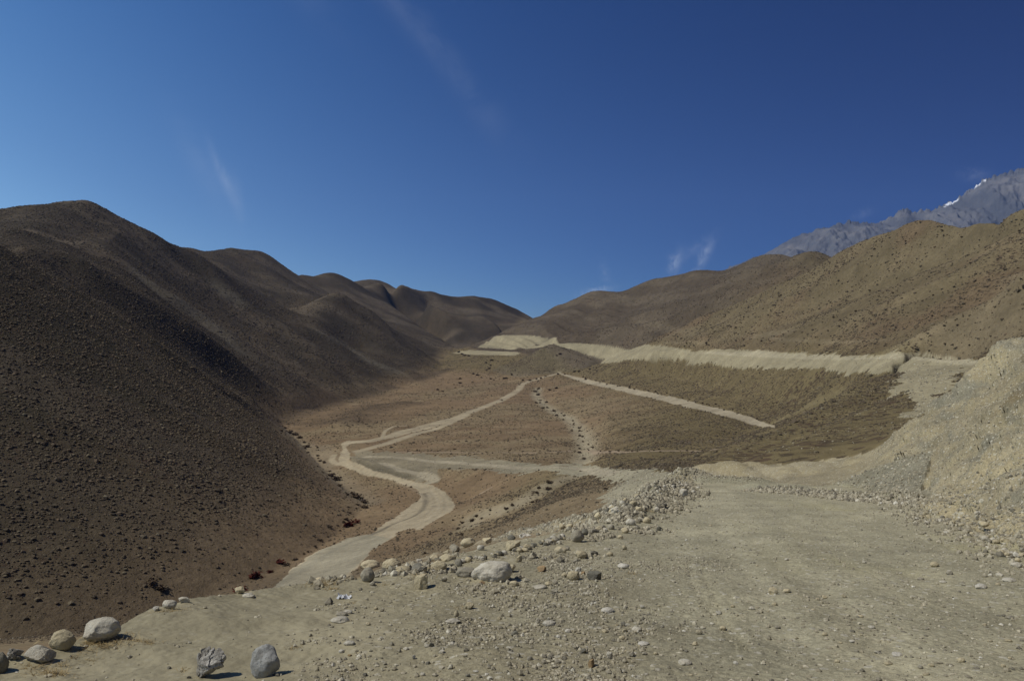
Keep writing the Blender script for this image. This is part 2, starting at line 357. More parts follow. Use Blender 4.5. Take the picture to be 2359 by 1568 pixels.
for pix, wd, h in [
    ([(60, 592), (201, 682), (350, 795), (490, 890), (560, 933), (610, 955)], 8, 3.0), ([(330, 715), (394, 754), (490, 824), (569, 876), (630, 925), (665, 946)], 10, 2.2), ([(250, 590), (330, 650), (400, 700)], 12, 3.5), ([(455, 655), (560, 740), (660, 815), (760, 870)], 10, 3),
    ([(740, 630), (790, 665), (850, 720), (900, 770), (960, 810)], 14, 4), ([(1000, 680), (1010, 710), (1060, 760), (1090, 785)], 18, 5), ([(1090, 690), (1110, 730), (1150, 765)], 18, 5), ([(930, 700), (960, 725), (1000, 745), (1050, 780)], 14, 4),
    ([(150, 612), (250, 668), (340, 725), (430, 795), (533, 850), (610, 895), (680, 935)], 13, 3),
    ([(360, 560), (460, 625), (520, 680), (600, 745), (680, 800), (745, 850)], 15, 6),
    ([(80, 600), (200, 640), (320, 720), (430, 790)], 14, 4), ([(430, 700), (500, 760), (600, 830), (680, 880), (740, 905)], 14, 3), ([(620, 800), (700, 850), (780, 885)], 12, 3), ([(450, 610), (540, 690), (640, 770), (740, 830), (800, 860)], 16, 4), ([(720, 740), (760, 790), (800, 830)], 16, 4), ([(560, 600), (640, 650), (740, 700)], 20, 4), ([(850, 740), (900, 790), (950, 830)], 14, 4), ([(814, 1062), (870, 1084), (935, 1100)], 3, 1.6), ([(950, 1083), (1050, 1090), (1150, 1092)], 3, 1.0), ([(530, 582), (500, 620), (520, 650)], 25, 5), ([(610, 592), (640, 660), (700, 700)], 22, 4),
    ([(789, 695), (830, 760), (870, 815), (900, 850)], 20, 5), ([(770, 700), (740, 750), (700, 775)], 20, 4),
    ([(235, 575), (300, 660), (380, 740), (470, 810), (560, 870)], 15, 4),
    ([(100, 490), (60, 520), (20, 560)], 22, 4), ([(195, 475), (150, 520), (60, 560)], 18, 4),
    ([(1374, 680), (1300, 730), (1240, 770)], 22, 4), ([(1500, 650), (1440, 690), (1400, 720)], 18, 3),
    ([(1740, 610), (1690, 660), (1600, 700)], 18, 4),
    ([(2359, 580), (2230, 640), (2090, 700), (1960, 750), (1880, 785)], 8, 3), ([(2359, 545), (2200, 620), (2050, 680), (1900, 745), (1820, 785)], 6, -2.5),
    ([(2140, 510), (2000, 600), (1850, 680), (1700, 745), (1600, 785)], 9, 2.6), ([(2300, 495), (2130, 575), (1980, 650), (1800, 730)], 8, -2.5),
    ([(2359, 700), (2250, 760), (2150, 800)], 6, 2), ([(1640, 720), (1560, 770), (1500, 795)], 8, 1.5),
    ([(1900, 870), (1780, 930), (1700, 990), (1600, 1030)], 7, -1.4), ([(1850, 870), (1700, 900), (1560, 960)], 9, 1.4),
    ([(1700, 870), (1550, 900), (1450, 910)], 10, -1.2),
    ([(2060, 900), (1900, 960), (1760, 1030), (1680, 1060)], 3.5, -1.0), ([(2000, 960), (1850, 1020), (1760, 1060)], 3, .7),
    ([(780, 985), (850, 950), (930, 930)], 9, 2.2), ([(1345, 1010), (1350, 1060), (1340, 1090)], 4, -1.2),
    ([(1320, 1100), (1265, 1118), (1240, 1135), (1180, 1168), (1100, 1185)], 4, -1.3)]:
    lf = pix[0][0] < 1100 and h > 0
    rib(pix, wd * (.9 if lf else 1), h * (.75 if lf else 1))
# gully and track lines kept for later, fixed in the world before fine relief is added
GUL = np.array([(-300, 1560, 76), (0, 1505, 82), (300, 1430, 93), (500, 1364, 104), (600, 1328, 112), (720, 1272, 129), (790, 1215, 149), (845, 1165, 171), (800, 1130, 192), (740, 1075, 229), (680, 1012, 296), (643, 976, 345), (700, 952, 398), (760, 935, 440), (870, 905, 520), (960, 880, 600), (1010, 852, 680), (1052, 808, 845), (1100, 800, 930), (1165, 772, 1010), (1215, 745, 1120), (1240, 735, 1350), (1240, 735, 2300)], float)
GX = (GUL[:, 0] - CX) / F * GUL[:, 2]
RGT = np.array([(2500, 830, 112), (2240, 838, 122), (2100, 830, 145), (2000, 826, 176), (1900, 826, 220), (1800, 825, 270), (1600, 818, 388), (1533, 805, 445), (1438, 808, 540), (1300, 830, 600), (1230, 790, 660), (1150, 800, 760), (1060, 806, 860), (1165, 772, 1010), (1215, 745, 1120), (1240, 735, 2300)], float)
RX = (RGT[:, 0] - CX) / F * RGT[:, 2]
xg = np.interp(D, GUL[:, 2], GX); xr = np.interp(D, RGT[:, 2], RX)
LEFT = sstep(0, 25, xg - X) * (D > 60); RIGHT = sstep(0, 14, X - xr) * (D > 105); RIGHT2 = sstep(6, 40, X - xr) * (D > 105)
Z += Z_add; Z_add[:] = 0
rowi = np.arange(NR)[:, None]
PLM = inpoly(Ug[None, :] + 0 * D, Sg[:, None] + 0 * D, [(a, math.log(b)) for a, b in PLAT])
Wline = {}
def keep(name, pix, smooth=True): Wline[name] = world_line(pix, smooth)
VR_L = [(620, 1358), (675, 1311), (741, 1265), (801, 1239), (850, 1230), (906, 1192), (966, 1150), (966, 1139), (956, 1126), (906, 1106), (827, 1090), (787, 1073), (779, 1057), (790, 1037), (785, 1022), (800, 1014), (857, 1013), (857, 1018), (812, 1022), (797, 1030), (806, 1044), (806, 1060), (829, 1070), (878, 1087), (939, 1103), (1002, 1120), (1039, 1146), (1049, 1166), (1022, 1186), (973, 1215), (923, 1222), (900, 1239), (857, 1268), (800, 1330)]
R_vroad = region(VR_L, .6)
R_tracks = np.maximum.reduce([strip([(830, 1020), (906, 1001), (940, 990), (1000, 975), (1072, 954), (1130, 931), (1155, 921), (1190, 901), (1205, 884), (1240, 872), (1285, 860)], 5),
    strip([(826, 1038), (870, 1027), (900, 1019), (960, 1000), (1010, 985), (1072, 956)], 4.4), strip([(850, 1018), (900, 1008), (960, 992), (1060, 962)], 4),
    strip([(880, 1007), (888, 992), (905, 982), (935, 980)], 1.6), strip([(770, 1049), (764, 1058), (772, 1066), (786, 1070)], 2)])
R_path = np.maximum(strip([(906, 1040), (1000, 1042), (1155, 1042), (1340, 1041), (1480, 1040), (1645, 1037)], 1.5), strip([(1130, 1123), (1080, 1150)], .8))
R_mid = region([(1280, 856), (1342, 871), (1406, 885), (1501, 904), (1596, 925), (1692, 950), (1785, 981), (1787, 988), (1739, 980), (1628, 948), (1533, 925), (1438, 903), (1342, 881), (1300, 865)], .2)
R_ucut = region([(1380, 838), (1410, 815), (1438, 805), (1485, 794), (1533, 797), (1587, 805), (1600, 812), (1641, 805), (1755, 808), (1818, 813), (1943, 819), (2017, 816), (2053, 810), (2100, 812), (2163, 819), (2255, 830), (2359, 840), (2400, 860), (2227, 856), (2180, 905), (2113, 962), (2100, 975), (2085, 960), (2110, 930), (2090, 905), (2029, 914), (2060, 886), (2086, 862), (2017, 857), (1943, 863), (1917, 860), (1901, 850), (1787, 848), (1692, 848), (1628, 837), (1580, 842), (1587, 825), (1558, 829), (1457, 829), (1406, 837)], 2.2)
R_fcut = region([(1100, 800), (1136, 777), (1160, 769), (1211, 769), (1274, 775), (1292, 787), (1360, 791), (1450, 803), (1420, 820), (1395, 826), (1345, 812), (1300, 797), (1273, 787), (1235, 803), (1180, 802), (1110, 801)], .2)
R_fcut2 = region([(1040, 813), (1080, 806), (1158, 808), (1200, 812), (1188, 819), (1080, 817)], .6)
R_lcut = region([(837, 1038), (906, 1041), (1006, 1046), (1138, 1058), (1204, 1065), (1325, 1069), (1415, 1079), (1527, 1081), (1550, 1092), (1545, 1102), (1500, 1125), (1440, 1160), (1400, 1176), (1377, 1160), (1400, 1130), (1441, 1107), (1422, 1110), (1377, 1099), (1340, 1097), (1264, 1088), (1187, 1092), (1121, 1083), (1006, 1080), (1010, 1110), (985, 1112), (930, 1100), (867, 1088), (812, 1063), (804, 1048)], 1.6)
R_lroad = np.maximum(strip([(845, 1049), (906, 1053), (1006, 1062), (1100, 1070), (1204, 1076), (1325, 1080), (1415, 1090)], 2.6), strip([(880, 1068), (930, 1083), (985, 1096), (1000, 1108), (985, 1112)], 3))
R_gul = strip([(1240, 895), (1236, 912), (1250, 930), (1282, 952), (1310, 965), (1328, 985), (1345, 1012), (1350, 1040), (1345, 1066)], 6, .8) 
R_gul2 = strip([(1320, 1098), (1262, 1120), (1236, 1138), (1180, 1168), (1100, 1188), (1088, 1210)], 4.5, .8)
R_str = strip([(845, 1160), (825, 1145), (800, 1130), (770, 1100), (742, 1078), (715, 1040), (680, 1012), (650, 985)], 7, .9)
R_str2 = strip([(760, 1075), (752, 1050), (735, 1030)], 7, .9)
R_pale = np.maximum.reduce([strip([(405, 690), (440, 722), (478, 748), (520, 785), (551, 810)], 14, 1.2), strip([(330, 640), (370, 680)], 14, 1.2), strip([(500, 660), (545, 690)], 12, 1.2),
    strip([(2060, 800), (2160, 765), (2280, 745), (2359, 742)], 8, 1.1), strip([(1470, 735), (1540, 752), (1600, 770)], 6, 1.2), strip([(2340, 640), (2270, 712), (2200, 750)], 6, 1.2),
    strip([(1728, 776), (1770, 768), (1830, 762)], 4, .6), strip([(1770, 779), (1850, 784), (1950, 788), (2050, 782)], 1.6, .6), strip([(1490, 795), (1560, 788), (1625, 790)], 2.5, .8),
    strip([(750, 770), (800, 800), (870, 840), (930, 862)], 16, 1.2), strip([(1945, 905), (1860, 935), (1780, 975)], 3, 1.)])
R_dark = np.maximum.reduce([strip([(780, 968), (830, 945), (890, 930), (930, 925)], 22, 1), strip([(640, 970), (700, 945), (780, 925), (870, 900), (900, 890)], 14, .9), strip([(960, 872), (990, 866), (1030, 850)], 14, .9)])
BRIM = strip([(860, 1318), (950, 1300), (1080, 1262), (1220, 1228), (1340, 1208), (1400, 1185), (1460, 1158), (1530, 1118), (1590, 1104)], 2.3, .9)
R_cone = region([(2150, 1037), (2080, 1053), (2000, 1085), (1920, 1114), (1990, 1126), (2060, 1156), (2117, 1172), (2112, 1150), (2130, 1100)], .06)
def berm(pix, width, h, mod=.5):
    g = np.zeros_like(Z); wl = world_line(pix)
    stamp(wl, width * 2.2, lambda d, o: np.maximum(o, np.exp(-(d / width) ** 2)), g)
    return g * h
BMl = berm([(880, 1312), (950, 1296), (1080, 1258), (1220, 1226), (1340, 1208), (1400, 1188)], .55, .20) + np.maximum(berm([(1400, 1198), (1440, 1182)], .7, .14), np.maximum(berm([(1440, 1182), (1500, 1150)], .8, .24), berm([(1500, 1150), (1535, 1126), (1585, 1112)], .9, .42)))
BMr = berm([(1590, 1112), (1680, 1112), (1745, 1112)], .6, .28) + berm([(1740, 1124), (1850, 1132), (1960, 1142), (2060, 1152)], .7, .22)
BM = BMl + BMr
nn = fbm(X, D, 1.3, 4, 21)
Z += BM * (1 + .4 * nn)
# --- fine relief
far = sstep(60, 140, D)
across = X * .85 + D * .53
Z += LEFT * sstep(100, 320, D) * ((.5 - np.abs(fbm(X / 6.0, D, 34, 3, 31, .45))) * (3.2 - 2.3 * sstep(400, 700, D)) + fbm(X / 5.0, D, 10, 3, 33, .5) * .9)
Z += RIGHT2 * ((.4 - np.abs(fbm(across, (D * .85 - X * .53) / 9.0, 20, 3, 37, .45))) * 4.2 * sstep(100, 300, D) + fbm(across, (D * .85 - X * .53) / 6.0, 5, 3, 39) * .22)
Z += far * fbm(X, D, 14, 3, 41, .45) * .25
near = 1 - sstep(35, 60, D)
SAND = PLM * (1 - sstep(0.10, 0.30, Ug[None, :] + .0 * D + (D - 8) * -.012 + .15 * fbm(X, D, 2, 2, 77)))
CLW = sstep(.45, .49, Ug[None, :] + 0 * D)
cliffm = (~PLM) * near * CLW * (D < 41)
cliffm = cliffm.astype(np.float32)
Z += near * PLM * (fbm(X, D, 1.6, 3, 51) * .030 + fbm(X, D, .32, 4, 52, .6) * .011)
Z += near * PLM * sstep(.0, .25, .12 - Ug[None, :] + 0 * D) * (fbm(X, D, 1.1, 3, 53) * .05)
rip = np.sin((D * 1.0 + X * .35 + .25 * fbm(X, D, 1.2, 3, 54)) * 2 * math.pi / .16)
Z += PLM * near * .0035 * rip * sstep(-.1, .25, fbm(X, D, 1.6, 2, 55)) * (D < 12) * (1 - sstep(.25, .4, Ug[None, :]))
rough = cliffm * (1 - R_cone)
rf = fbm(X * 1.0, D * .7, .9, 5, 61, .62)
Z += R_cone * fbm(X, D, .4, 3, 64) * .03
Z += BRIM * fbm(X, D, .35, 4, 65, .65) * .09
# wheel ruts with tread marks
for pix in ([(1588, 1295), (1592, 1336), (1617, 1374), (1642, 1418), (1668, 1450), (1700, 1490)], [(1611, 1288), (1623, 1336), (1642, 1374), (1661, 1412), (1687, 1450), (1725, 1495)]):
    wl = world_line(pix); g = np.zeros_like(Z)
    stamp(wl, .10, lambda d, o: np.minimum(o, -np.exp(-(d / .055) ** 2)), g)
    Z += g * (.012 + .008 * np.sign(np.sin((D + .3 * X) * 2 * math.pi / .11)))
for pix in ([(1700, 1230), (1790, 1290), (1900, 1370), (2050, 1500)], [(1900, 1200), (2060, 1270), (2250, 1370)], [(1650, 1180), (1680, 1260), (1760, 1380), (1850, 1560)], [(1760, 1160), (1900, 1230), (2100, 1330), (2359, 1440)]):
    wl = world_line(pix); g = np.zeros_like(Z)
    stamp(wl, .5, lambda d, o: np.minimum(o, -np.exp(-(d / .22) ** 2)), g); Z += g * .022
# --- colour of every patch of ground, some shade painted in
cz = Z * 1.3; cp = X * .931 - D * .365; cz = cz + cp * .6; ca = X * .365 + D * .931
def mix(a, b, t): return a + (np.asarray(b, float) - a) * t[..., None]
n1 = fbm(X, D, 60, 4, 81); n2 = fbm(X, D, 12, 4, 83); n3 = fbm(X, D, 3, 3, 85)
A = np.empty(Z.shape + (3,)); A[:] = (.215, .165, .108)
A = mix(A, (.225, .19, .125), sstep(-.2, .6, n1 + .5 * n2) * .7)
rise = Z - np.interp(D, [80, 350, 600, 850, 2300], [-35, -36, -28, -10, 60])
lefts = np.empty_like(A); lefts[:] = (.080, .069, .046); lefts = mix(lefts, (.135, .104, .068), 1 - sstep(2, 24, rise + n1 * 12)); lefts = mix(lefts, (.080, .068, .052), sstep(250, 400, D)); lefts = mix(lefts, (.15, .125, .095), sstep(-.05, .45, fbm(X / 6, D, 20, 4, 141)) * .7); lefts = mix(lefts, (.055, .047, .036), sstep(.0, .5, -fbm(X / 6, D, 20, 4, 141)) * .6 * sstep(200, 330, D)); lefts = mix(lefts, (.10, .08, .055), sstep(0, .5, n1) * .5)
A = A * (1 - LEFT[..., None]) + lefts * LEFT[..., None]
rights = np.empty_like(A); rights[:] = (.205, .172, .108); rights = mix(rights, (.215, .162, .105), sstep(.0, .5, n1 + .4 * n2) * .7); rights = mix(rights, (.245, .208, .13), sstep(-.1, .5, fbm(across, (D * .85 - X * .53) / 5, 11, 3, 87)) * .7)
rights = mix(rights, (.135, .112, .082), sstep(480, 620, D)); rights = mix(rights, (.20, .17, .125), sstep(.0, .5, fbm(across, (D * .85 - X * .53) / 5, 14, 3, 143)) * sstep(480, 620, D) * .6)
A = A * (1 - RIGHT[..., None]) + rights * RIGHT[..., None]
slopeR = (1 - LEFT) * (1 - RIGHT) * sstep(-30, -22, Z) * sstep(37, 40, D)
A = mix(A, (.195, .162, .105), slopeR * .85)
A = mix(A, (.30, .26, .18), R_pale * .45 * (1 - LEFT)); A = mix(A, (.17, .155, .125), R_pale * .7 * LEFT)
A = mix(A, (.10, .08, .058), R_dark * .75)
A = mix(A, (.35, .31, .225), np.maximum(R_gul, R_gul2 * .55) * .85); A = mix(A, (.25, .225, .17), np.maximum(R_str, R_str2) * .6)
kn = region([(1130, 852), (1200, 828), (1247, 800), (1273, 789), (1345, 815), (1400, 829), (1340, 850), (1279, 861), (1180, 868)], 2)
A = mix(A, (.18, .155, .115), kn)
CUT = (.33, .295, .20)
for r_ in (R_ucut, R_fcut, R_fcut2): A = mix(A, CUT, r_ * .95)
R_up = region([(1600, 812), (1755, 808), (1943, 819), (2017, 817), (2100, 812), (2163, 819), (2255, 830), (2240, 842), (2100, 828), (2017, 826), (1950, 829), (1850, 827), (1700, 820)], .15)
A = mix(A, (.40, .36, .26), R_up * .8)
A = mix(A, (.25, .222, .16), R_lcut * .9); A = mix(A, (.33, .305, .225), R_lcut * sstep(-.08, .08, Ug[None, :]) * .9); A = mix(A, (.10, .09, .065), strip([(820, 1066), (860, 1078), (900, 1090), (935, 1098)], 2.5, .9) * .7); A = mix(A, (.12, .105, .075), strip([(945, 1082), (1000, 1092), (1012, 1100)], 1.6, .9) * .6); A = mix(A, (.37, .33, .25), R_lroad * .9)  # dark strips along the crumbly bank edge paint its shadow
A = mix(A, (.40, .345, .25), np.maximum(R_vroad, R_tracks * .9))
T5b = lambda L: [(576 + x * .3305, 921.4 + y * .3305) for x, y in L]
for pix, wd, cc, kk in [([(1215, 650), (1226, 700), (1200, 765), (1130, 812), (1000, 862), (900, 912), (830, 940)], 1.1, (.17, .15, .115), .8), ([(830, 940), (740, 975), (600, 1040), (480, 1105), (300, 1215), (190, 1300)], 1.3, (.19, .175, .14), .7), ([(600, 1060), (450, 1140), (320, 1230)], .8, (.22, .20, .16), .6),
        ([(1290, 620), (1350, 690), (1350, 760), (1250, 830), (1120, 880)], .6, (.31, .27, .20), .5), ([(1250, 620), (1310, 700), (1300, 770), (1200, 850), (1100, 890)], .6, (.45, .40, .30), .5), ([(1150, 600), (1270, 660), (1280, 730), (1220, 800), (1080, 870)], .6, (.31, .27, .20), .5), ([(1000, 570), (1150, 630), (1250, 700)], .6, (.32, .28, .21), .5), ([(650, 430), (760, 490), (1000, 545), (1200, 600)], .7, (.46, .41, .30), .5),
        ([(980, 950), (850, 1020), (600, 1180), (450, 1290)], .7, (.46, .41, .31), .5), ([(900, 960), (700, 1080), (500, 1220)], .7, (.33, .30, .23), .5), ([(1340, 630), (1400, 700), (1400, 750)], .6, (.33, .29, .21), .5)]:
    A = mix(A, cc, strip(T5b(pix), wd, .8) * kk)
R_wet = region(T5b([(830, 935), (980, 960), (850, 1050), (700, 1190), (560, 1300), (160, 1300), (300, 1180), (500, 1040), (680, 960)]), .4)
A = mix(A, (.31, .29, .225), R_wet * .75); A = mix(A, (.34, .27, .20), R_path * .8); A = mix(A, (.36, .315, .235), R_mid)
pl = np.empty_like(A); pl[:] = (.345, .308, .222); pl = mix(pl, (.385, .345, .245), sstep(.0, .5, Ug[None, :] + .2 * nn)); pl = mix(pl, (.375, .335, .215), sstep(.1, .5, fbm(X * 1.5, D * .5, 2.5, 3, 91)) * sstep(.2, .5, Ug[None, :] + 0 * D) * .8)
pl = mix(pl, (.31, .28, .205), sstep(.1, .6, fbm(X, D, .8, 4, 93)) * .35)
for q, (pix, wd) in enumerate([([(1660, 1125), (1720, 1190), (1850, 1300), (2050, 1450), (2200, 1560)], .5), ([(1690, 1122), (1800, 1180), (1980, 1280), (2200, 1400), (2359, 1480)], .55), ([(1640, 1130), (1640, 1200), (1690, 1320), (1800, 1480), (1860, 1560)], .45), ([(1740, 1124), (1880, 1180), (2060, 1250), (2300, 1350)], .6), ([(1620, 1140), (1590, 1210), (1585, 1300), (1620, 1400), (1690, 1520)], .4), ([(1700, 1130), (1760, 1200), (1900, 1300), (2100, 1420), (2300, 1540)], .35), ([(1660, 1140), (1680, 1220), (1760, 1340), (1900, 1500)], .35)]):
    pl = mix(pl, (.43, .39, .285) if q % 2 == 0 else (.30, .272, .20), strip(pix, wd, 1.3) * .55)

nb = ((D < 60) & ((X > -2) & (Ug[None, :] > .15))) | PLM
A = np.where(PLM[..., None], pl, A)
cl = np.empty_like(A); cl[:] = (.35, .30, .20); cl = mix(cl, (.27, .245, .18), sstep(-.1, .4, fbm(ca, cz, 2.0, 4, 95) * 1.3 + (Z + 2.2) * .45)); cl = mix(cl, (.41, .345, .215), sstep(.0, .5, -fbm(ca, cz, 1.2, 4, 97)) * .7)
btop = np.interp(Ug, [.20, .21, .26, .304, .335, .386, .427, .464, .48, .52], [43.6, 43.9, 43.9, 43.4, 43.0, 41.9, 41.0, 40.2, 40.5, 47])[None, :]
bank = (~PLM) & (D < btop) & (Ug[None, :] > .195)
A = np.where(bank[..., None], cl, A)
A = mix(A, (.27, .245, .178), R_cone)
A = mix(A, (.27, .20, .10), strip([(2300, 940), (2330, 925), (2359, 915)], .5, 1.2) * .7)
A = np.where(((D < 60) & (BM > .04) & ~bank)[..., None], np.array((.30, .275, .20)), A)
A = mix(A, (.30, .275, .20), BRIM * .8)
A *= (1 + .10 * n2 * (1 - PLM) + .06 * n3)[..., None]
cutm = np.clip(np.maximum.reduce([R_ucut, R_fcut, R_fcut2, R_lcut, R_lroad, R_vroad, R_tracks, R_mid, R_path, R_gul, R_gul2]), 0, 1)
A = mix(A, (.115, .095, .068), sstep(150, 90, D) * sstep(-.12, -.30, Ug[None, :]) * (1 - PLM) * (1 - R_vroad) * (D > 50) * .8)  # shade painted in: gully floor on the shadowed left side darkened
G_ = np.ones_like(A) * (.95, .885, .775)
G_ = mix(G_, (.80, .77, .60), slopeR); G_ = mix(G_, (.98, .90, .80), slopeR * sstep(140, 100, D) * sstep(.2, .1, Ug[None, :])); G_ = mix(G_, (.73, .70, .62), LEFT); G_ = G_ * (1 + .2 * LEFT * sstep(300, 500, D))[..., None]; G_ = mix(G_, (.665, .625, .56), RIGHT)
G_ = mix(G_, (.92, .90, .82), cutm); G_ = np.where(PLM[..., None], mix(np.ones_like(A) * (.90, .89, .79), (.935, .945, .865), sstep(0, .15, Ug[None, :] + .1 * nn)), G_); G_ = np.where(bank[..., None], (.87, .875, .83), G_)
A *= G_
# scrub cover 0..1
scr = .35 + .25 * n1
scr = scr * (1 - LEFT) + LEFT * (.85 + .25 * n2); scr = scr * (1 - RIGHT) + RIGHT * (.62 + .35 * n2)
scr = scr + slopeR * (.55 + .3 * n2)
bare = np.maximum.reduce([R_vroad, R_tracks, R_path, R_mid, R_ucut, R_fcut, R_fcut2, R_lcut, R_lroad, PLM.astype(float), bank.astype(float), R_gul * .6, R_gul2 * .6, R_str * .4, BRIM])
scr = np.clip(scr + R_dark * .4, 0, 1.2) * (1 - bare) * sstep(38, 41, D)
scr *= 1 - .55 * R_pale
scr *= 1 - .75 * sstep(120, 80, D) * sstep(.22, .16, Ug[None, :]) * sstep(-.30, -.2, Ug[None, :])
gravel = np.clip(np.where(PLM, .16 + .64 * sstep(-.3, -.05, Ug[None, :] + .15 * nn), 0) + np.where(bank, 1.0, 0) + .5 * (R_lcut + R_ucut + R_fcut), 0, 1)
streak = R_vroad

# ------------------------------------------------------------------ materials
def nodes(m):
    m.use_nodes = True; t = m.node_tree; return t, t.nodes['Principled BSDF']
def mnode(t, op, a, b=None, c=None, clamp=False):
    n = t.nodes.new('ShaderNodeMath'); n.operation = op; n.use_clamp = clamp
    for i, q in enumerate((a, b, c)):
        if q is None: continue
        if isinstance(q, (int, float)): n.inputs[i].default_value = q
        else: t.links.new(q, n.inputs[i])
    return n.outputs[0]
def cmix(t, f, a, b, kind='MIX'):
    n = t.nodes.new('ShaderNodeMix'); n.data_type = 'RGBA'; n.blend_type = kind
    for k, q in (('Factor', f), ('A', a), ('B', b)):
        if isinstance(q, (int, float)): n.inputs[k].default_value = q
        elif isinstance(q, tuple): n.inputs[k].default_value = q + (1,) if len(q) == 3 else q
        else: t.links.new(q, n.inputs[k])
    return n.outputs['Result']
def noise(t, vec, sc, det=4, rough=.55):
    n = t.nodes.new('ShaderNodeTexNoise'); n.inputs['Scale'].default_value = sc; n.inputs['Detail'].default_value = det; n.inputs['Roughness'].default_value = rough
    if vec is not None: t.links.new(vec, n.inputs['Vector'])
    return n.outputs[0]
def voro(t, vec, sc, feat='F1', rnd=1.0):
    n = t.nodes.new('ShaderNodeTexVoronoi'); n.feature = feat; n.inputs['Scale'].default_value = sc; n.inputs['Randomness'].default_value = rnd
    t.links.new(vec, n.inputs['Vector']); return n
def maprange(t, v, a, b, c=0., d=1.):
    n = t.nodes.new('ShaderNodeMapRange'); t.links.new(v, n.inputs[0])
    for i, q in enumerate((a, b, c, d)): n.inputs[i + 1].default_value = q
    return n.outputs[0]
def terrain_mat():
    m = bpy.data.materials.new('terrain'); t, b = nodes(m)
    tc = t.nodes.new('ShaderNodeTexCoord'); O = tc.outputs['Object']
    at = t.nodes.new('ShaderNodeAttribute'); at.attribute_name = 'soil'
    am = t.nodes.new('ShaderNodeAttribute'); am.attribute_name = 'cover'
    sp = t.nodes.new('ShaderNodeSeparateColor'); t.links.new(am.outputs['Color'], sp.inputs[0])
    scrub, grav, nearf = sp.outputs[0], sp.outputs[1], sp.outputs[2]
    col = at.outputs['Color']
    # soil mottling
    f = maprange(t, noise(t, O, .9, 6, .65), .3, .7, .80, 1.2); g = maprange(t, noise(t, O, .13, 5, .6), .3, .7, .86, 1.14)
    v = mnode(t, 'MULTIPLY', f, g)
    vv = t.nodes.new('ShaderNodeVectorMath'); vv.operation = 'SCALE'; t.links.new(col, vv.inputs[0]); t.links.new(v, vv.inputs['Scale']); col = vv.outputs[0]
    # low scrub plants too small to model one by one
    for sc, k, amt in ((.85, .40, .85), (.42, .36, .6)):
        V = voro(t, O, sc); lim = mnode(t, 'MULTIPLY', mnode(t, 'MULTIPLY', scrub, k), maprange(t, noise(t, O, .06, 3), .35, .65, .7, 1.25))
        d = mnode(t, 'MULTIPLY', mnode(t, 'SUBTRACT', lim, mnode(t, 'ADD', V.outputs['Distance'], mnode(t, 'MULTIPLY', mnode(t, 'SUBTRACT', noise(t, O, 4, 3), .5), .35))), 7.0, None, True)
        sc_col = cmix(t, maprange(t, V.outputs['Color'], 0, 1), (.060, .048, .030), (.085, .055, .036))
        col = cmix(t, mnode(t, 'MULTIPLY', d, amt), col, sc_col)
    # gravel grains
    V = voro(t, O, 11); s1 = t.nodes.new('ShaderNodeSeparateColor'); t.links.new(V.outputs['Color'], s1.inputs[0])
    pale = mnode(t, 'MULTIPLY', mnode(t, 'GREATER_THAN', s1.outputs[0], .80), mnode(t, 'LESS_THAN', V.outputs['Distance'], .36))
    col = cmix(t, mnode(t, 'MULTIPLY', mnode(t, 'MULTIPLY', pale, grav), .8), col, (.46, .43, .34))
    V3 = voro(t, O, 3.4); s3 = t.nodes.new('ShaderNodeSeparateColor'); t.links.new(V3.outputs['Color'], s3.inputs[0])
    wob3 = mnode(t, 'MULTIPLY', mnode(t, 'SUBTRACT', noise(t, O, 9, 3), .5), .28)
    flush = mnode(t, 'MULTIPLY', mnode(t, 'GREATER_THAN', s3.outputs[0], .80), mnode(t, 'LESS_THAN', mnode(t, 'ADD', V3.outputs['Distance'], wob3), mnode(t, 'MULTIPLY', s3.outputs[1], .26)))
    col = cmix(t, mnode(t, 'MULTIPLY', mnode(t, 'MULTIPLY', flush, grav), .75), col, (.44, .41, .31))
    V2 = voro(t, O, 34); s2 = t.nodes.new('ShaderNodeSeparateColor'); t.links.new(V2.outputs['Color'], s2.inputs[0])
    gr = maprange(t, s2.outputs[1], 0, 1, .72, 1.3)
    gm = mnode(t, 'ADD', mnode(t, 'MULTIPLY', mnode(t, 'SUBTRACT', gr, 1.0), mnode(t, 'MULTIPLY', grav, .8)), 1.0)
    vv = t.nodes.new('ShaderNodeVectorMath'); vv.operation = 'SCALE'; t.links.new(col, vv.inputs[0]); t.links.new(gm, vv.inputs['Scale']); col = vv.outputs[0]
    t.links.new(col, b.inputs['Base Color']); b.inputs['Roughness'].default_value = .95; b.inputs['Specular IOR Level'].default_value = .08
    # relief below the grid's resolution
    hN = mnode(t, 'ADD', mnode(t, 'MULTIPLY', noise(t, O, 7, 6, .7), mnode(t, 'ADD', mnode(t, 'MULTIPLY', grav, .055), .008)), mnode(t, 'MULTIPLY', V.outputs['Distance'], -.012))
    hF = mnode(t, 'MULTIPLY', noise(t, O, .6, 6, .7), .55)
    h = mnode(t, 'ADD', mnode(t, 'MULTIPLY', hN, nearf), mnode(t, 'MULTIPLY', hF, mnode(t, 'SUBTRACT', 1.0, nearf)))
    bp = t.nodes.new('ShaderNodeBump'); bp.inputs['Strength'].default_value = .8; bp.inputs['Distance'].default_value = 1.0
    t.links.new(h, bp.inputs['Height']); t.links.new(bp.outputs[0], b.inputs['Normal'])
    return m
TM = terrain_mat()

# ------------------------------------------------------------------ terrain sheets
P3 = np.stack([X, D, Z], -1)
du = np.gradient(P3, axis=1); dv = np.gradient(P3, axis=0); NB = np.cross(du, dv); NB /= np.linalg.norm(NB, axis=-1, keepdims=True) + 1e-12; NB[NB[..., 2] < 0] *= -1

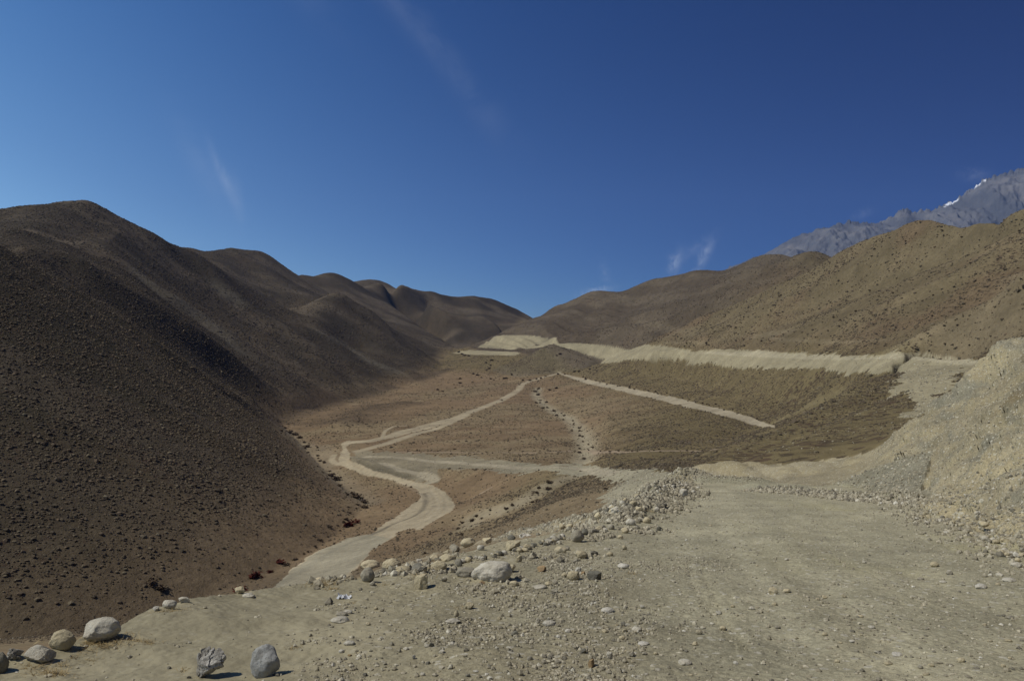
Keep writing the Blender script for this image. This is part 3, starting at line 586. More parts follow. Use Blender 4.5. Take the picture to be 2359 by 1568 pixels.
disp = fbm(ca, cz, 1.3, 5, 61, .6) * .22 + fbm(ca + .6 * cz, cz * .4, 3.2, 3, 63) * .30 - .08 * sstep(.2, .6, fbm(ca, cz, .5, 3, 69))
dsp = rough * disp * .65 + R_cone * fbm(X, D, .4, 3, 64) * .02 + np.where((~PLM) & (D > 39) & (D < 47) & (Ug[None, :] > .19) & (D < btop + 2), disp * .22 * (1 - CLW) + (1 - CLW) * .10 * np.abs(np.sin(X * 1.9 + 1.5 * fbm(X, D, 4, 2, 72))), 0)
for pix, wd, dp in [([(2240, 885), (2200, 915), (2150, 960), (2115, 990)], .35, .30), ([(2262, 880), (2255, 905), (2215, 925), (2175, 960)], .35, .30), ([(2288, 950), (2298, 978), (2285, 1000), (2272, 1010)], .35, .35), ([(2359, 968), (2345, 985), (2330, 990)], .3, .3),
                    ([(2275, 1085), (2262, 1095)], .22, .25), ([(2225, 1118), (2240, 1112)], .2, .2), ([(2200, 1180), (2225, 1172), (2240, 1176)], .3, .25), ([(2310, 870), (2290, 900), (2275, 905)], .3, .25)]:
    dsp = dsp - strip(pix, wd * 1.4, 1.2) * dp * .6 * rough
P3 = P3 + NB * dsp[..., None]
du = np.gradient(P3, axis=1); dv = np.gradient(P3, axis=0)
NRM = np.cross(du, dv); NRM /= np.linalg.norm(NRM, axis=-1, keepdims=True) + 1e-12
NRM[NRM[..., 2] < 0] *= -1
zone = np.zeros((NR, NC), int)
zone[LEFT > .5] = 1; zone[RIGHT > .5] = 2
zone[(R_ucut > .5) | (R_fcut > .5) | (R_lcut > .5) | (R_fcut2 > .5)] = 6
zone[(R_vroad > .5) | (R_tracks > .5) | (R_mid > .5) | (R_lroad > .5)] = 3
zone[bank] = 5; zone[PLM] = 4; zone[(R_cone > .5)] = 7
idx = (np.arange(NR - 1)[:, None] * NC + np.arange(NC - 1)[None, :])
quads = np.stack([idx, idx + 1, idx + NC + 1, idx + NC], -1).reshape(-1, 4)
zq = zone[:-1, :-1].ravel()
Vf, Nf, Af = P3.reshape(-1, 3), NRM.reshape(-1, 3), A.reshape(-1, 3)
Cf = np.stack([np.clip(scr, 0, 1.2), gravel, near + 0 * Z], -1).reshape(-1, 3)
for zi, nm in enumerate(['ground', 'hills', 'hills', 'valley_road', 'road', 'embankment', 'road_cutting', 'scree_cone']):
    q = quads[zq == zi]
    used, inv = np.unique(q, return_inverse=True)
    o = make_mesh(nm, Vf[used], inv.reshape(-1, 4), TM, True, Nf[used]); tag(o, kind='structure')
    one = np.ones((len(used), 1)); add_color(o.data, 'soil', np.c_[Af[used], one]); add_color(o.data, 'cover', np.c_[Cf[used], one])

# the same ground goes on beside and behind the camera
def apron():
    n = 60; gx, gy = np.meshgrid(np.linspace(-5, 34, n), np.linspace(0, 1, n)); gy = -16 + gy * (16 + 1.9 + 7 * sstep(1.5, 5, gx)); gz = platz(gy) - .16 + .04 * fbm(gx, gy, 1.5, 3, 51) + np.clip((gx - 6 - gy * .45) * .8, 0, 6)
    ii = (np.arange(n - 1)[:, None] * n + np.arange(n - 1)[None]); q = np.stack([ii, ii + 1, ii + n + 1, ii + n], -1).reshape(-1, 4)
    o = make_mesh('ground', np.c_[gx.ravel(), gy.ravel(), gz.ravel()], q, TM); tag(o, kind='structure'); k = n * n
    add_color(o.data, 'soil', np.tile([.32, .295, .20, 1.], (k, 1))); add_color(o.data, 'cover', np.tile([0, .6, 1., 1.], (k, 1)))
apron()

# ------------------------------------------------------------------ distant rocky mountain
def mountain():
    sky_pts = [(1400, 760), (1560, 690), (1640, 640), (1682, 614), (1720, 598), (1757, 582), (1800, 560), (1840, 541), (1880, 526), (1920, 516), (1935, 514), (1965, 511), (2010, 511), (2040, 500), (2062, 490), (2088, 482), (2112, 486), (2135, 484), (2170, 468), (2200, 455), (2232, 436), (2262, 418), (2285, 406), (2310, 398), (2335, 392), (2359, 384), (2480, 352), (2600, 348), (2900, 360)]
    pu = np.array([(p[0] - CX) / F for p in sky_pts]); pv = np.array([(CY - p[1]) / F for p in sky_pts])
    nu, nr = 900, 260
    uu = np.linspace(pu[0], pu[-1], nu); d0 = 5200.0
    crest = np.interp(uu, pu, pv) * d0
    tt = np.linspace(-1.0, 1.0, nr)                          # -1 front foot, 0 crest, 1 back foot
    U, T = np.meshgrid(uu, tt); C = np.repeat(crest[None, :], nr, 0)
    Dm = d0 + T * 1500 + (1 - np.abs(T)) * 60; Xm = U * Dm
    Zm = C * (1 - np.abs(T) ** 1.02) + (-60) * np.abs(T)
    sx = U * d0
    w_ = np.clip(np.abs(T) * 5, .12, 1)
    ridge = lambda sc, seed, sl: (1 - 2 * np.abs(fbm(sx + sl * T * 1500, Dm * .22, sc, 4, seed, .55))) 
    Zm += w_ * (ridge(420, 101, .55) * 70 + ridge(150, 103, .5) * 24) + w_ * fbm(sx, Dm, 60, 4, 105, .5) * 18
    Zm += (1 - np.clip(np.abs(T) * 14, 0, 1)) * fbm(sx, Dm * .2, 45, 4, 107, .7) * 16 * sstep(-.0, .25, U - .25)
    m = bpy.data.materials.new('mountain_rock'); t, b = nodes(m)
    tc = t.nodes.new('ShaderNodeTexCoord'); O = tc.outputs['Object']
    n_ = noise(t, O, .010, 8, .65); geo = t.nodes.new('ShaderNodeNewGeometry'); sp = t.nodes.new('ShaderNodeSeparateXYZ'); t.links.new(geo.outputs['Normal'], sp.inputs[0])
    c = cmix(t, maprange(t, n_, .38, .62), (.115, .118, .125), (.19, .18, .17)); c = cmix(t, maprange(t, noise(t, O, .0035, 5), .42, .62), c, (.09, .093, .10))  # blue-grey rock tones, part of the distance haze painted in
    at = t.nodes.new('ShaderNodeAttribute'); at.attribute_name = 'snow'
    c = cmix(t, at.outputs['Fac'], c, (.85, .87, .9))
    t.links.new(c, b.inputs['Base Color']); b.inputs['Roughness'].default_value = .95; b.inputs['Specular IOR Level'].default_value = .05
    bp = t.nodes.new('ShaderNodeBump'); bp.inputs['Distance'].default_value = 26; bp.inputs['Strength'].default_value = .8; t.links.new(noise(t, O, .012, 8, .7), bp.inputs['Height']); t.links.new(bp.outputs[0], b.inputs['Normal'])
    ii = (np.arange(nr - 1)[:, None] * nu + np.arange(nu - 1)[None, :]); q = np.stack([ii, ii + 1, ii + nu + 1, ii + nu], -1).reshape(-1, 4)
    o = make_mesh('mountain', np.c_[Xm.ravel(), Dm.ravel(), Zm.ravel()], q, m); tag(o, kind='structure')
    sn = np.zeros_like(Zm)
    px = U * 0 + (Xm / Dm) * F + CX; py = CY - Zm / Dm * F
    for (x, y, a, bb, an) in [(2250, 428, 12, 3.0, .75), (2268, 416, 4, 2.2, .6), (2190, 468, 13, 3.0, .45), (1400, 676, 14, 4, 0)]:
        cx, sy = math.cos(an), math.sin(an); ex = ((px - x) * cx + (py - y) * -sy) / a; ey = ((px - x) * sy + (py - y) * cx) / bb
        sn = np.maximum(sn, sstep(1.3, .7, np.hypot(ex, ey) + .5 * fbm(Xm, Dm, 30, 3, 109)) * (T < .02))
    a_ = o.data.attributes.new('snow', 'FLOAT', 'POINT'); a_.data.foreach_set('value', sn.astype(np.float32).ravel())
mountain()

# ------------------------------------------------------------------ low scrub covering the slopes (nobody could count it)
VIS = np.zeros((NR, NC), bool)
vv_ = Z / D; VIS = vv_ >= np.maximum.accumulate(vv_, axis=0) - .0015
VIS[:, (Ug < -.70) | (Ug > .70)] = False
def scatter(weight, n, seed):
    r = np.random.default_rng(seed)
    area = np.gradient(D, axis=0) * D * np.gradient(Ug)[None, :]
    W = (weight * area * VIS); W[-1] = 0; W[:, -1] = 0
    cdf = np.cumsum(W.ravel()); k = np.searchsorted(cdf, r.random(n) * cdf[-1]); k = np.clip(k, 0, W.size - 1)
    i, j = np.divmod(k, NC); a = r.random(n); b = r.random(n); i = np.minimum(i, NR - 2); j = np.minimum(j, NC - 2)
    d = Dg[i] * (1 - a) + Dg[i + 1] * a; u = Ug[j] * (1 - b) + Ug[j + 1] * b
    PP = lambda q: (q[i, j] * (1 - a) + q[i + 1, j] * a) * (1 - b) + (q[i, j + 1] * (1 - a) + q[i + 1, j + 1] * a) * b
    return u * d, d, PP(P3[..., 2]) , i, j, PP(P3[..., 0]), PP(P3[..., 1])
def blob_field(name, pts, size, squash, mat, seed, seg=5, label=None):
    r = np.random.default_rng(seed); n = len(size); x, y, z = pts
    an = np.arange(seg) / seg * 2 * math.pi
    a0 = r.random(n)[:, None] * 6.28
    def ring(rad, h, tw):
        rr = size[:, None] * rad * r.uniform(.7, 1.3, (n, seg)); aa = a0 + an[None] + tw
        return np.stack([x[:, None] + np.cos(aa) * rr, y[:, None] + np.sin(aa) * rr, z[:, None] + size[:, None] * squash[:, None] * h * r.uniform(.75, 1.25, (n, seg))], -1)
    R0, R1 = ring(.5, -.25, 0), ring(.52, .45, .5)
    top = np.stack([x + r.normal(0, .12, n) * size, y + r.normal(0, .12, n) * size, z + size * squash * r.uniform(.8, 1.2, n)], -1)[:, None]
    V = np.concatenate([R0, R1, top], 1); k = 2 * seg + 1
    fs = []
    for q in range(seg):
        p = (q + 1) % seg; fs += [(q, p, seg + q), (p, seg + p, seg + q), (seg + q, seg + p, 2 * seg)]
    fs = np.array(fs); Fc = (np.arange(n) * k)[:, None, None] + fs[None]
    o = make_mesh(name, V.reshape(-1, 3), Fc.reshape(-1, 3), mat, False)
    tint = np.repeat(r.random(n).astype(np.float32), k); a = o.data.attributes.new('tint', 'FLOAT', 'POINT'); a.data.foreach_set('value', tint)
    tag(o, label, None, None, 'stuff'); return o
def tint_mat(name, ramp, rough=.95, bump=0, nscale=30):
    m = bpy.data.materials.new(name); t, b = nodes(m)
    at = t.nodes.new('ShaderNodeAttribute'); at.attribute_name = 'tint'
    cr = t.nodes.new('ShaderNodeValToRGB'); t.links.new(at.outputs['Fac'], cr.inputs[0]); el = cr.color_ramp.elements
    el[0].position = ramp[0][0]; el[0].color = ramp[0][1] + (1,); el[1].position = ramp[-1][0]; el[1].color = ramp[-1][1] + (1,)
    for p, c in ramp[1:-1]: e = el.new(p); e.color = c + (1,)
    col = cr.outputs[0]
    tc = t.nodes.new('ShaderNodeTexCoord'); f = maprange(t, noise(t, tc.outputs['Object'], nscale, 4), .3, .7, .75, 1.25)
    vv = t.nodes.new('ShaderNodeVectorMath'); vv.operation = 'SCALE'; t.links.new(col, vv.inputs[0]); t.links.new(f, vv.inputs['Scale'])
    t.links.new(vv.outputs[0], b.inputs['Base Color']); b.inputs['Roughness'].default_value = rough; b.inputs['Specular IOR Level'].default_value = .1
    return m
SCRUB = tint_mat('scrub_foliage', [(0, (.060, .049, .033)), (.4, (.095, .076, .050)), (.75, (.13, .097, .062)), (1, (.165, .14, .09))], nscale=6)
sel = np.clip(scr, 0, 1.2) * (D > 39.5) * (D < 1000)
patch = sstep(-.5, .5, fbm(X, D, 9, 3, 121) + .3)
x, y, z, i, j, _, _ = scatter(sel * (D > 90) * (.2 + patch) * (1 + .9 * LEFT) * sstep(1100, 300, D), 150000, 5)
sz = np.clip(rng.gamma(3.0, .085, len(x)) * (1 + .35 * RIGHT[i, j] + .15 * LEFT[i, j]) * (.75 + .25 * y / 200), .10, 1.1)
blob_field('scrub', (x, y, z), sz, rng.uniform(.3, .6, len(x)), SCRUB, 6)
x, y, z, i, j, _, _ = scatter(LEFT * sel * (D > 62) * (D < 420), 52000, 25)
blob_field('scrub', (x, y, z), np.clip(rng.gamma(4.0, .07, len(x)), .10, .7), rng.uniform(.28, .5, len(x)), SCRUB, 26)
x, y, z, i, j, _, _ = scatter(sel * (D < 240) * (.2 + patch) / D * (.35 + .65 * sstep(60, 100, D)), 60000, 15)
blob_field('low_scrub', (x, y, z), np.clip(rng.gamma(2.5, .055, len(x)) * np.clip(y / 110, .4, 1), .05, .45), rng.uniform(.4, .7, len(x)), SCRUB, 16)

# ------------------------------------------------------------------ loose stones (gravel) on road, banks, berm, cliff
GRAV = tint_mat('gravel_stone', [(0, (.16, .145, .11)), (.35, (.29, .255, .175)), (.75, (.37, .33, .235)), (.95, (.44, .40, .29)), (1, (.52, .49, .40))], nscale=20)
def stones(name, weight, n, smin, smax, k, seed, squash=(.35, .8)):
    x, y, z, i, j, px_, py_ = scatter(weight, n, seed); r = np.random.default_rng(seed + 1)
    sz = smin * (smax / smin) ** (r.random(n) ** k)
    return blob_field(name, (px_, py_, z), sz, r.uniform(squash[0], squash[1], n), GRAV, seed + 2)
nearD = (D < 46) * (D > 3)
clus = np.clip(fbm(X, D, .9, 4, 131) * 2.6 - .15, 0, 1) ** 1.3 + .04
leftside = 1 - sstep(.05, .28, Ug[None, :] + .12 * fbm(X, D, 2, 2, 133)) + 0 * D
sandy = sstep(-.12, -.32, Ug[None, :] + 0 * D)          # clean wind-blown sand at the far left
wr = PLM * nearD
stones('gravel', wr * (1 / D ** 1.4) * ((.10 + .9 * clus * leftside) * (1 - .95 * sandy)), 30000, .007, .042, 2.8, 201)
stones('gravel', wr * (1 / D ** 1.0) * (.3 + clus) * (1 - leftside), 6000, .010, .05, 3.4, 211, (.2, .4))
rub = np.clip(BMl * 4, 0, 1) * (D < 48)
stones('rubble', rub * (1 / D ** .8), 11000, .02, .15, 2.0, 221, (.5, .95))
stones('rubble', strip([(1745, 1130), (1800, 1132), (1900, 1141), (2000, 1150), (2090, 1158)], 1.0, .9) * (D < 46), 2600, .03, .16, 1.7, 231, (.5, .9))
stones('rubble', np.clip(BMr * 5, 0, 1) * (D > 36) * (Ug[None, :] < .32), 1500, .02, .09, 2, 235)
stones('rubble', strip([(870, 1335), (1000, 1305), (1100, 1285), (1220, 1262), (1340, 1240), (1420, 1205)], 2.0, .9) * (clus > .2) * (D < 46), 2600, .012, .11, 2.6, 291, (.5, .9))
stones('gravel', strip([(1240, 1275), (1330, 1330), (1350, 1390), (1300, 1440), (1330, 1500), (1230, 1560)], .55, .9) + strip([(1480, 1400), (1470, 1450), (1420, 1520), (1400, 1560)], .25, .9) + strip([(1180, 1360), (1250, 1390), (1230, 1440)], .35, .9), 4500, .006, .042, 2.6, 295, (.5, .9))
stones('rubble', bank * nearD * rough * (1 / D ** .7), 18000, .012, .08, 3.0, 241, (.4, .8))
stones('rubble', strip([(2117, 1168), (2230, 1213), (2359, 1268), (2500, 1330)], 1.6, .9) * nearD, 3000, .012, .11, 2.4, 251, (.5, .9))
stones('rubble', R_cone * (D < 45), 1500, .02, .12, 2.0, 261)
stones('rubble', (R_ucut + R_lcut * .8 + R_fcut * .3) * (D > 55) * (D < 260) / D, 3500, .08, .3, 2.0, 271, (.4, .7))
stones('rubble', slopeR * (D > 50) * (D < 170) * (1 - bare) / D, 2500, .04, .14, 2.5, 281, (.4, .7))

# ------------------------------------------------------------------ single rocks
def stone_mat(name, c1, c2, c3, sc=9.0):
    m = bpy.data.materials.new(name); t, b = nodes(m)
    tc = t.nodes.new('ShaderNodeTexCoord'); O = tc.outputs['Object']; oi = t.nodes.new('ShaderNodeObjectInfo')
    ad = t.nodes.new('ShaderNodeVectorMath'); ad.operation = 'ADD'; t.links.new(O, ad.inputs[0]); t.links.new(oi.outputs['Location'], ad.inputs[1]); P = ad.outputs[0]
    c = cmix(t, maprange(t, noise(t, P, sc, 6, .6), .35, .65), c1, c2); c = cmix(t, maprange(t, noise(t, P, sc * .45, 5, .7), .52, .64), c, c3)
    f = maprange(t, oi.outputs['Random'], 0, 1, .88, 1.12)
    vv = t.nodes.new('ShaderNodeVectorMath'); vv.operation = 'SCALE'; t.links.new(c, vv.inputs[0]); t.links.new(f, vv.inputs['Scale'])
    t.links.new(vv.outputs[0], b.inputs['Base Color']); b.inputs['Roughness'].default_value = .9; b.inputs['Specular IOR Level'].default_value = .15
    bp = t.nodes.new('ShaderNodeBump'); bp.inputs['Distance'].default_value = .03; bp.inputs['Strength'].default_value = .9; t.links.new(noise(t, P, 26, 8, .75), bp.inputs['Height']); t.links.new(bp.outputs[0], b.inputs['Normal'])
    return m
SM = {'cream': stone_mat('cream_stone', (.47, .40, .25), (.53, .455, .29), (.37, .325, .22)), 'pale': stone_mat('pale_stone', (.50, .455, .35), (.57, .53, .42), (.40, .36, .27)),
      'grey': stone_mat('grey_stone', (.30, .27, .20), (.37, .33, .24), (.22, .20, .155)), 'blue': stone_mat('blue_grey_stone', (.36, .36, .335), (.42, .42, .385), (.29, .285, .25)),
      'dark': stone_mat('dark_stone', (.17, .16, .12), (.23, .21, .16), (.12, .11, .09)), 'white': stone_mat('white_stone', (.54, .50, .40), (.62, .58, .48), (.42, .39, .31)),
      'brown': stone_mat('brown_stone', (.30, .20, .10), (.36, .26, .14), (.24, .17, .10)), 'broken': stone_mat('broken_stone', (.50, .48, .42), (.22, .20, .16), (.60, .58, .54), 7)}
import bmesh
def ico(sub):
    bm = bmesh.new(); bmesh.ops.create_icosphere(bm, subdivisions=sub, radius=1.0)
    V = np.array([v.co for v in bm.verts]); Fc = np.array([[v.index for v in f.verts] for f in bm.faces]); bm.free(); return V, Fc
ICO = {k: ico(k) for k in (2, 3, 4, 5)}
def rock_shape(kind, seed, sub=4):
    r = np.random.default_rng(seed); V, Fc = ICO[sub]; P = V.copy()
    nf = {'round': 5, 'oval': 5, 'angular': 13, 'slab': 10, 'flat': 6, 'jagged': 20}[kind]
    for q in range(nf):
        n = r.normal(size=3); n /= np.linalg.norm(n)
        h = {'round': r.uniform(.72, .92), 'oval': r.uniform(.74, .94), 'angular': r.uniform(.52, .82), 'slab': r.uniform(.5, .85), 'flat': r.uniform(.8, .97), 'jagged': r.uniform(.45, .85)}[kind]
        e = P @ n - h; P = P - np.clip(e, 0, None)[:, None] * n[None] * (.98 if kind in ('angular', 'slab', 'jagged') else .8)
    amp = {'round': .06, 'oval': .08, 'angular': .06, 'slab': .06, 'flat': .07, 'jagged': .13}[kind]
    s1 = fbm(V[:, 0] * 1.0 + 3 * seed, V[:, 1] + V[:, 2] * .7, .8, 4, seed) + fbm(V[:, 2] + seed, V[:, 0] - V[:, 1] * .6, .7, 4, seed + 3)
    P = P * (1 + amp * s1[:, None] * 1.2 + .012 * fbm(V[:, 0] * 3 + seed, V[:, 1] * 2 + V[:, 2] * 3, .5, 4, seed + 5, .7)[:, None])
    if kind == 'jagged':
        g = np.abs(fbm(P[:, 0] * 1.5 + seed, P[:, 2] * .6, .6, 4, seed + 9)); P = P * (1 - .28 * sstep(.25, .0, g)[:, None])
    ext = np.abs(P).max(0); P = P / ext
    return P, Fc
GROUP_OF = {}
ROCKN = [0]
def rock(px, py, w_px, h_px, kind='round', mat='cream', label=None, group=None, sub=None, tilt=None, sink=.22, lift=0):
    """a stone whose foot is seen at (px, py), w_px wide and h_px tall there"""
    x, y, z = hit(px, min(py, 1566))
    if py > 1566:
        v = (CY - py) / F; y = min(1.62 / (-v - .14), y) if -v > .15 else y; x = (px - CX) / F * y; z = float(zat(np.array([x]), np.array([y]))[0])
    W = w_px / F * y; H = h_px / F * y * 1.0
    Dp = {'flat': .8, 'slab': .7, 'oval': .75}.get(kind, .85) * W
    ROCKN[0] += 1; sd_ = ROCKN[0] * 13 + 5
    sub = sub or (5 if w_px > 45 else 4 if w_px > 18 else 3 if w_px > 9 else 2)
    P, Fc = rock_shape(kind, sd_, sub)
    r = random.Random(sd_); a = 0 if kind == 'flat' else r.uniform(-.5, .5); ca, sa = math.cos(a), math.sin(a)
    Q = np.c_[(P[:, 0] * ca - P[:, 1] * sa), (P[:, 0] * sa + P[:, 1] * ca), P[:, 2]]; Q /= np.abs(Q).max(0)
    Hh = H / (1 - sink * .5) / 2; Q = Q * [W / 2, Dp / 2, Hh]
    if tilt: ct, st_ = math.cos(R(tilt)), math.sin(R(tilt)); Q = np.c_[Q[:, 0] * ct - Q[:, 2] * st_, Q[:, 1], Q[:, 0] * st_ + Q[:, 2] * ct]
    y0 = y + Dp * .35; x0 = (px - CX) / F * y0
    zc = float(zat(np.array([x0]), np.array([y0]))[0])
    zc = min(zc, z + .3 * H) if kind != 'talus' else zc
    Q = Q + [0, 0, Hh * (1 - sink) + lift * H]
    nm = 'boulder' if W > .22 else 'stone' if W > .07 else 'pebble'
    o = make_mesh(nm, Q, Fc, SM[mat], kind in ('round', 'oval', 'flat'))
    o.location = (x0, y0, zc)
    tag(o, label, {'boulder': 'boulder', 'stone': 'stone', 'pebble': 'pebble'}[nm], group)
    return o
T1 = lambda x, y: (748.7 + .1953 * x, 1151.8 + .1953 * y, .1953)
T2 = lambda x, y: (1151.8 + .22037 * x, 1065.4 + .22037 * y, .22037)
T3 = lambda x, y: (691.1 + .29296 * x, 1324.6 + .29296 * y, .29296)
T4 = lambda x, y: (1958 + .18361 * x, 1094.2 + .18361 * y, .18361)
T5 = lambda x, y: (1382.2 + .31737 * x, 1209.4 + .31737 * y, .31737)
T7 = lambda x, y: (.31737 * x, 1094.2 + .31737 * y, .31737)
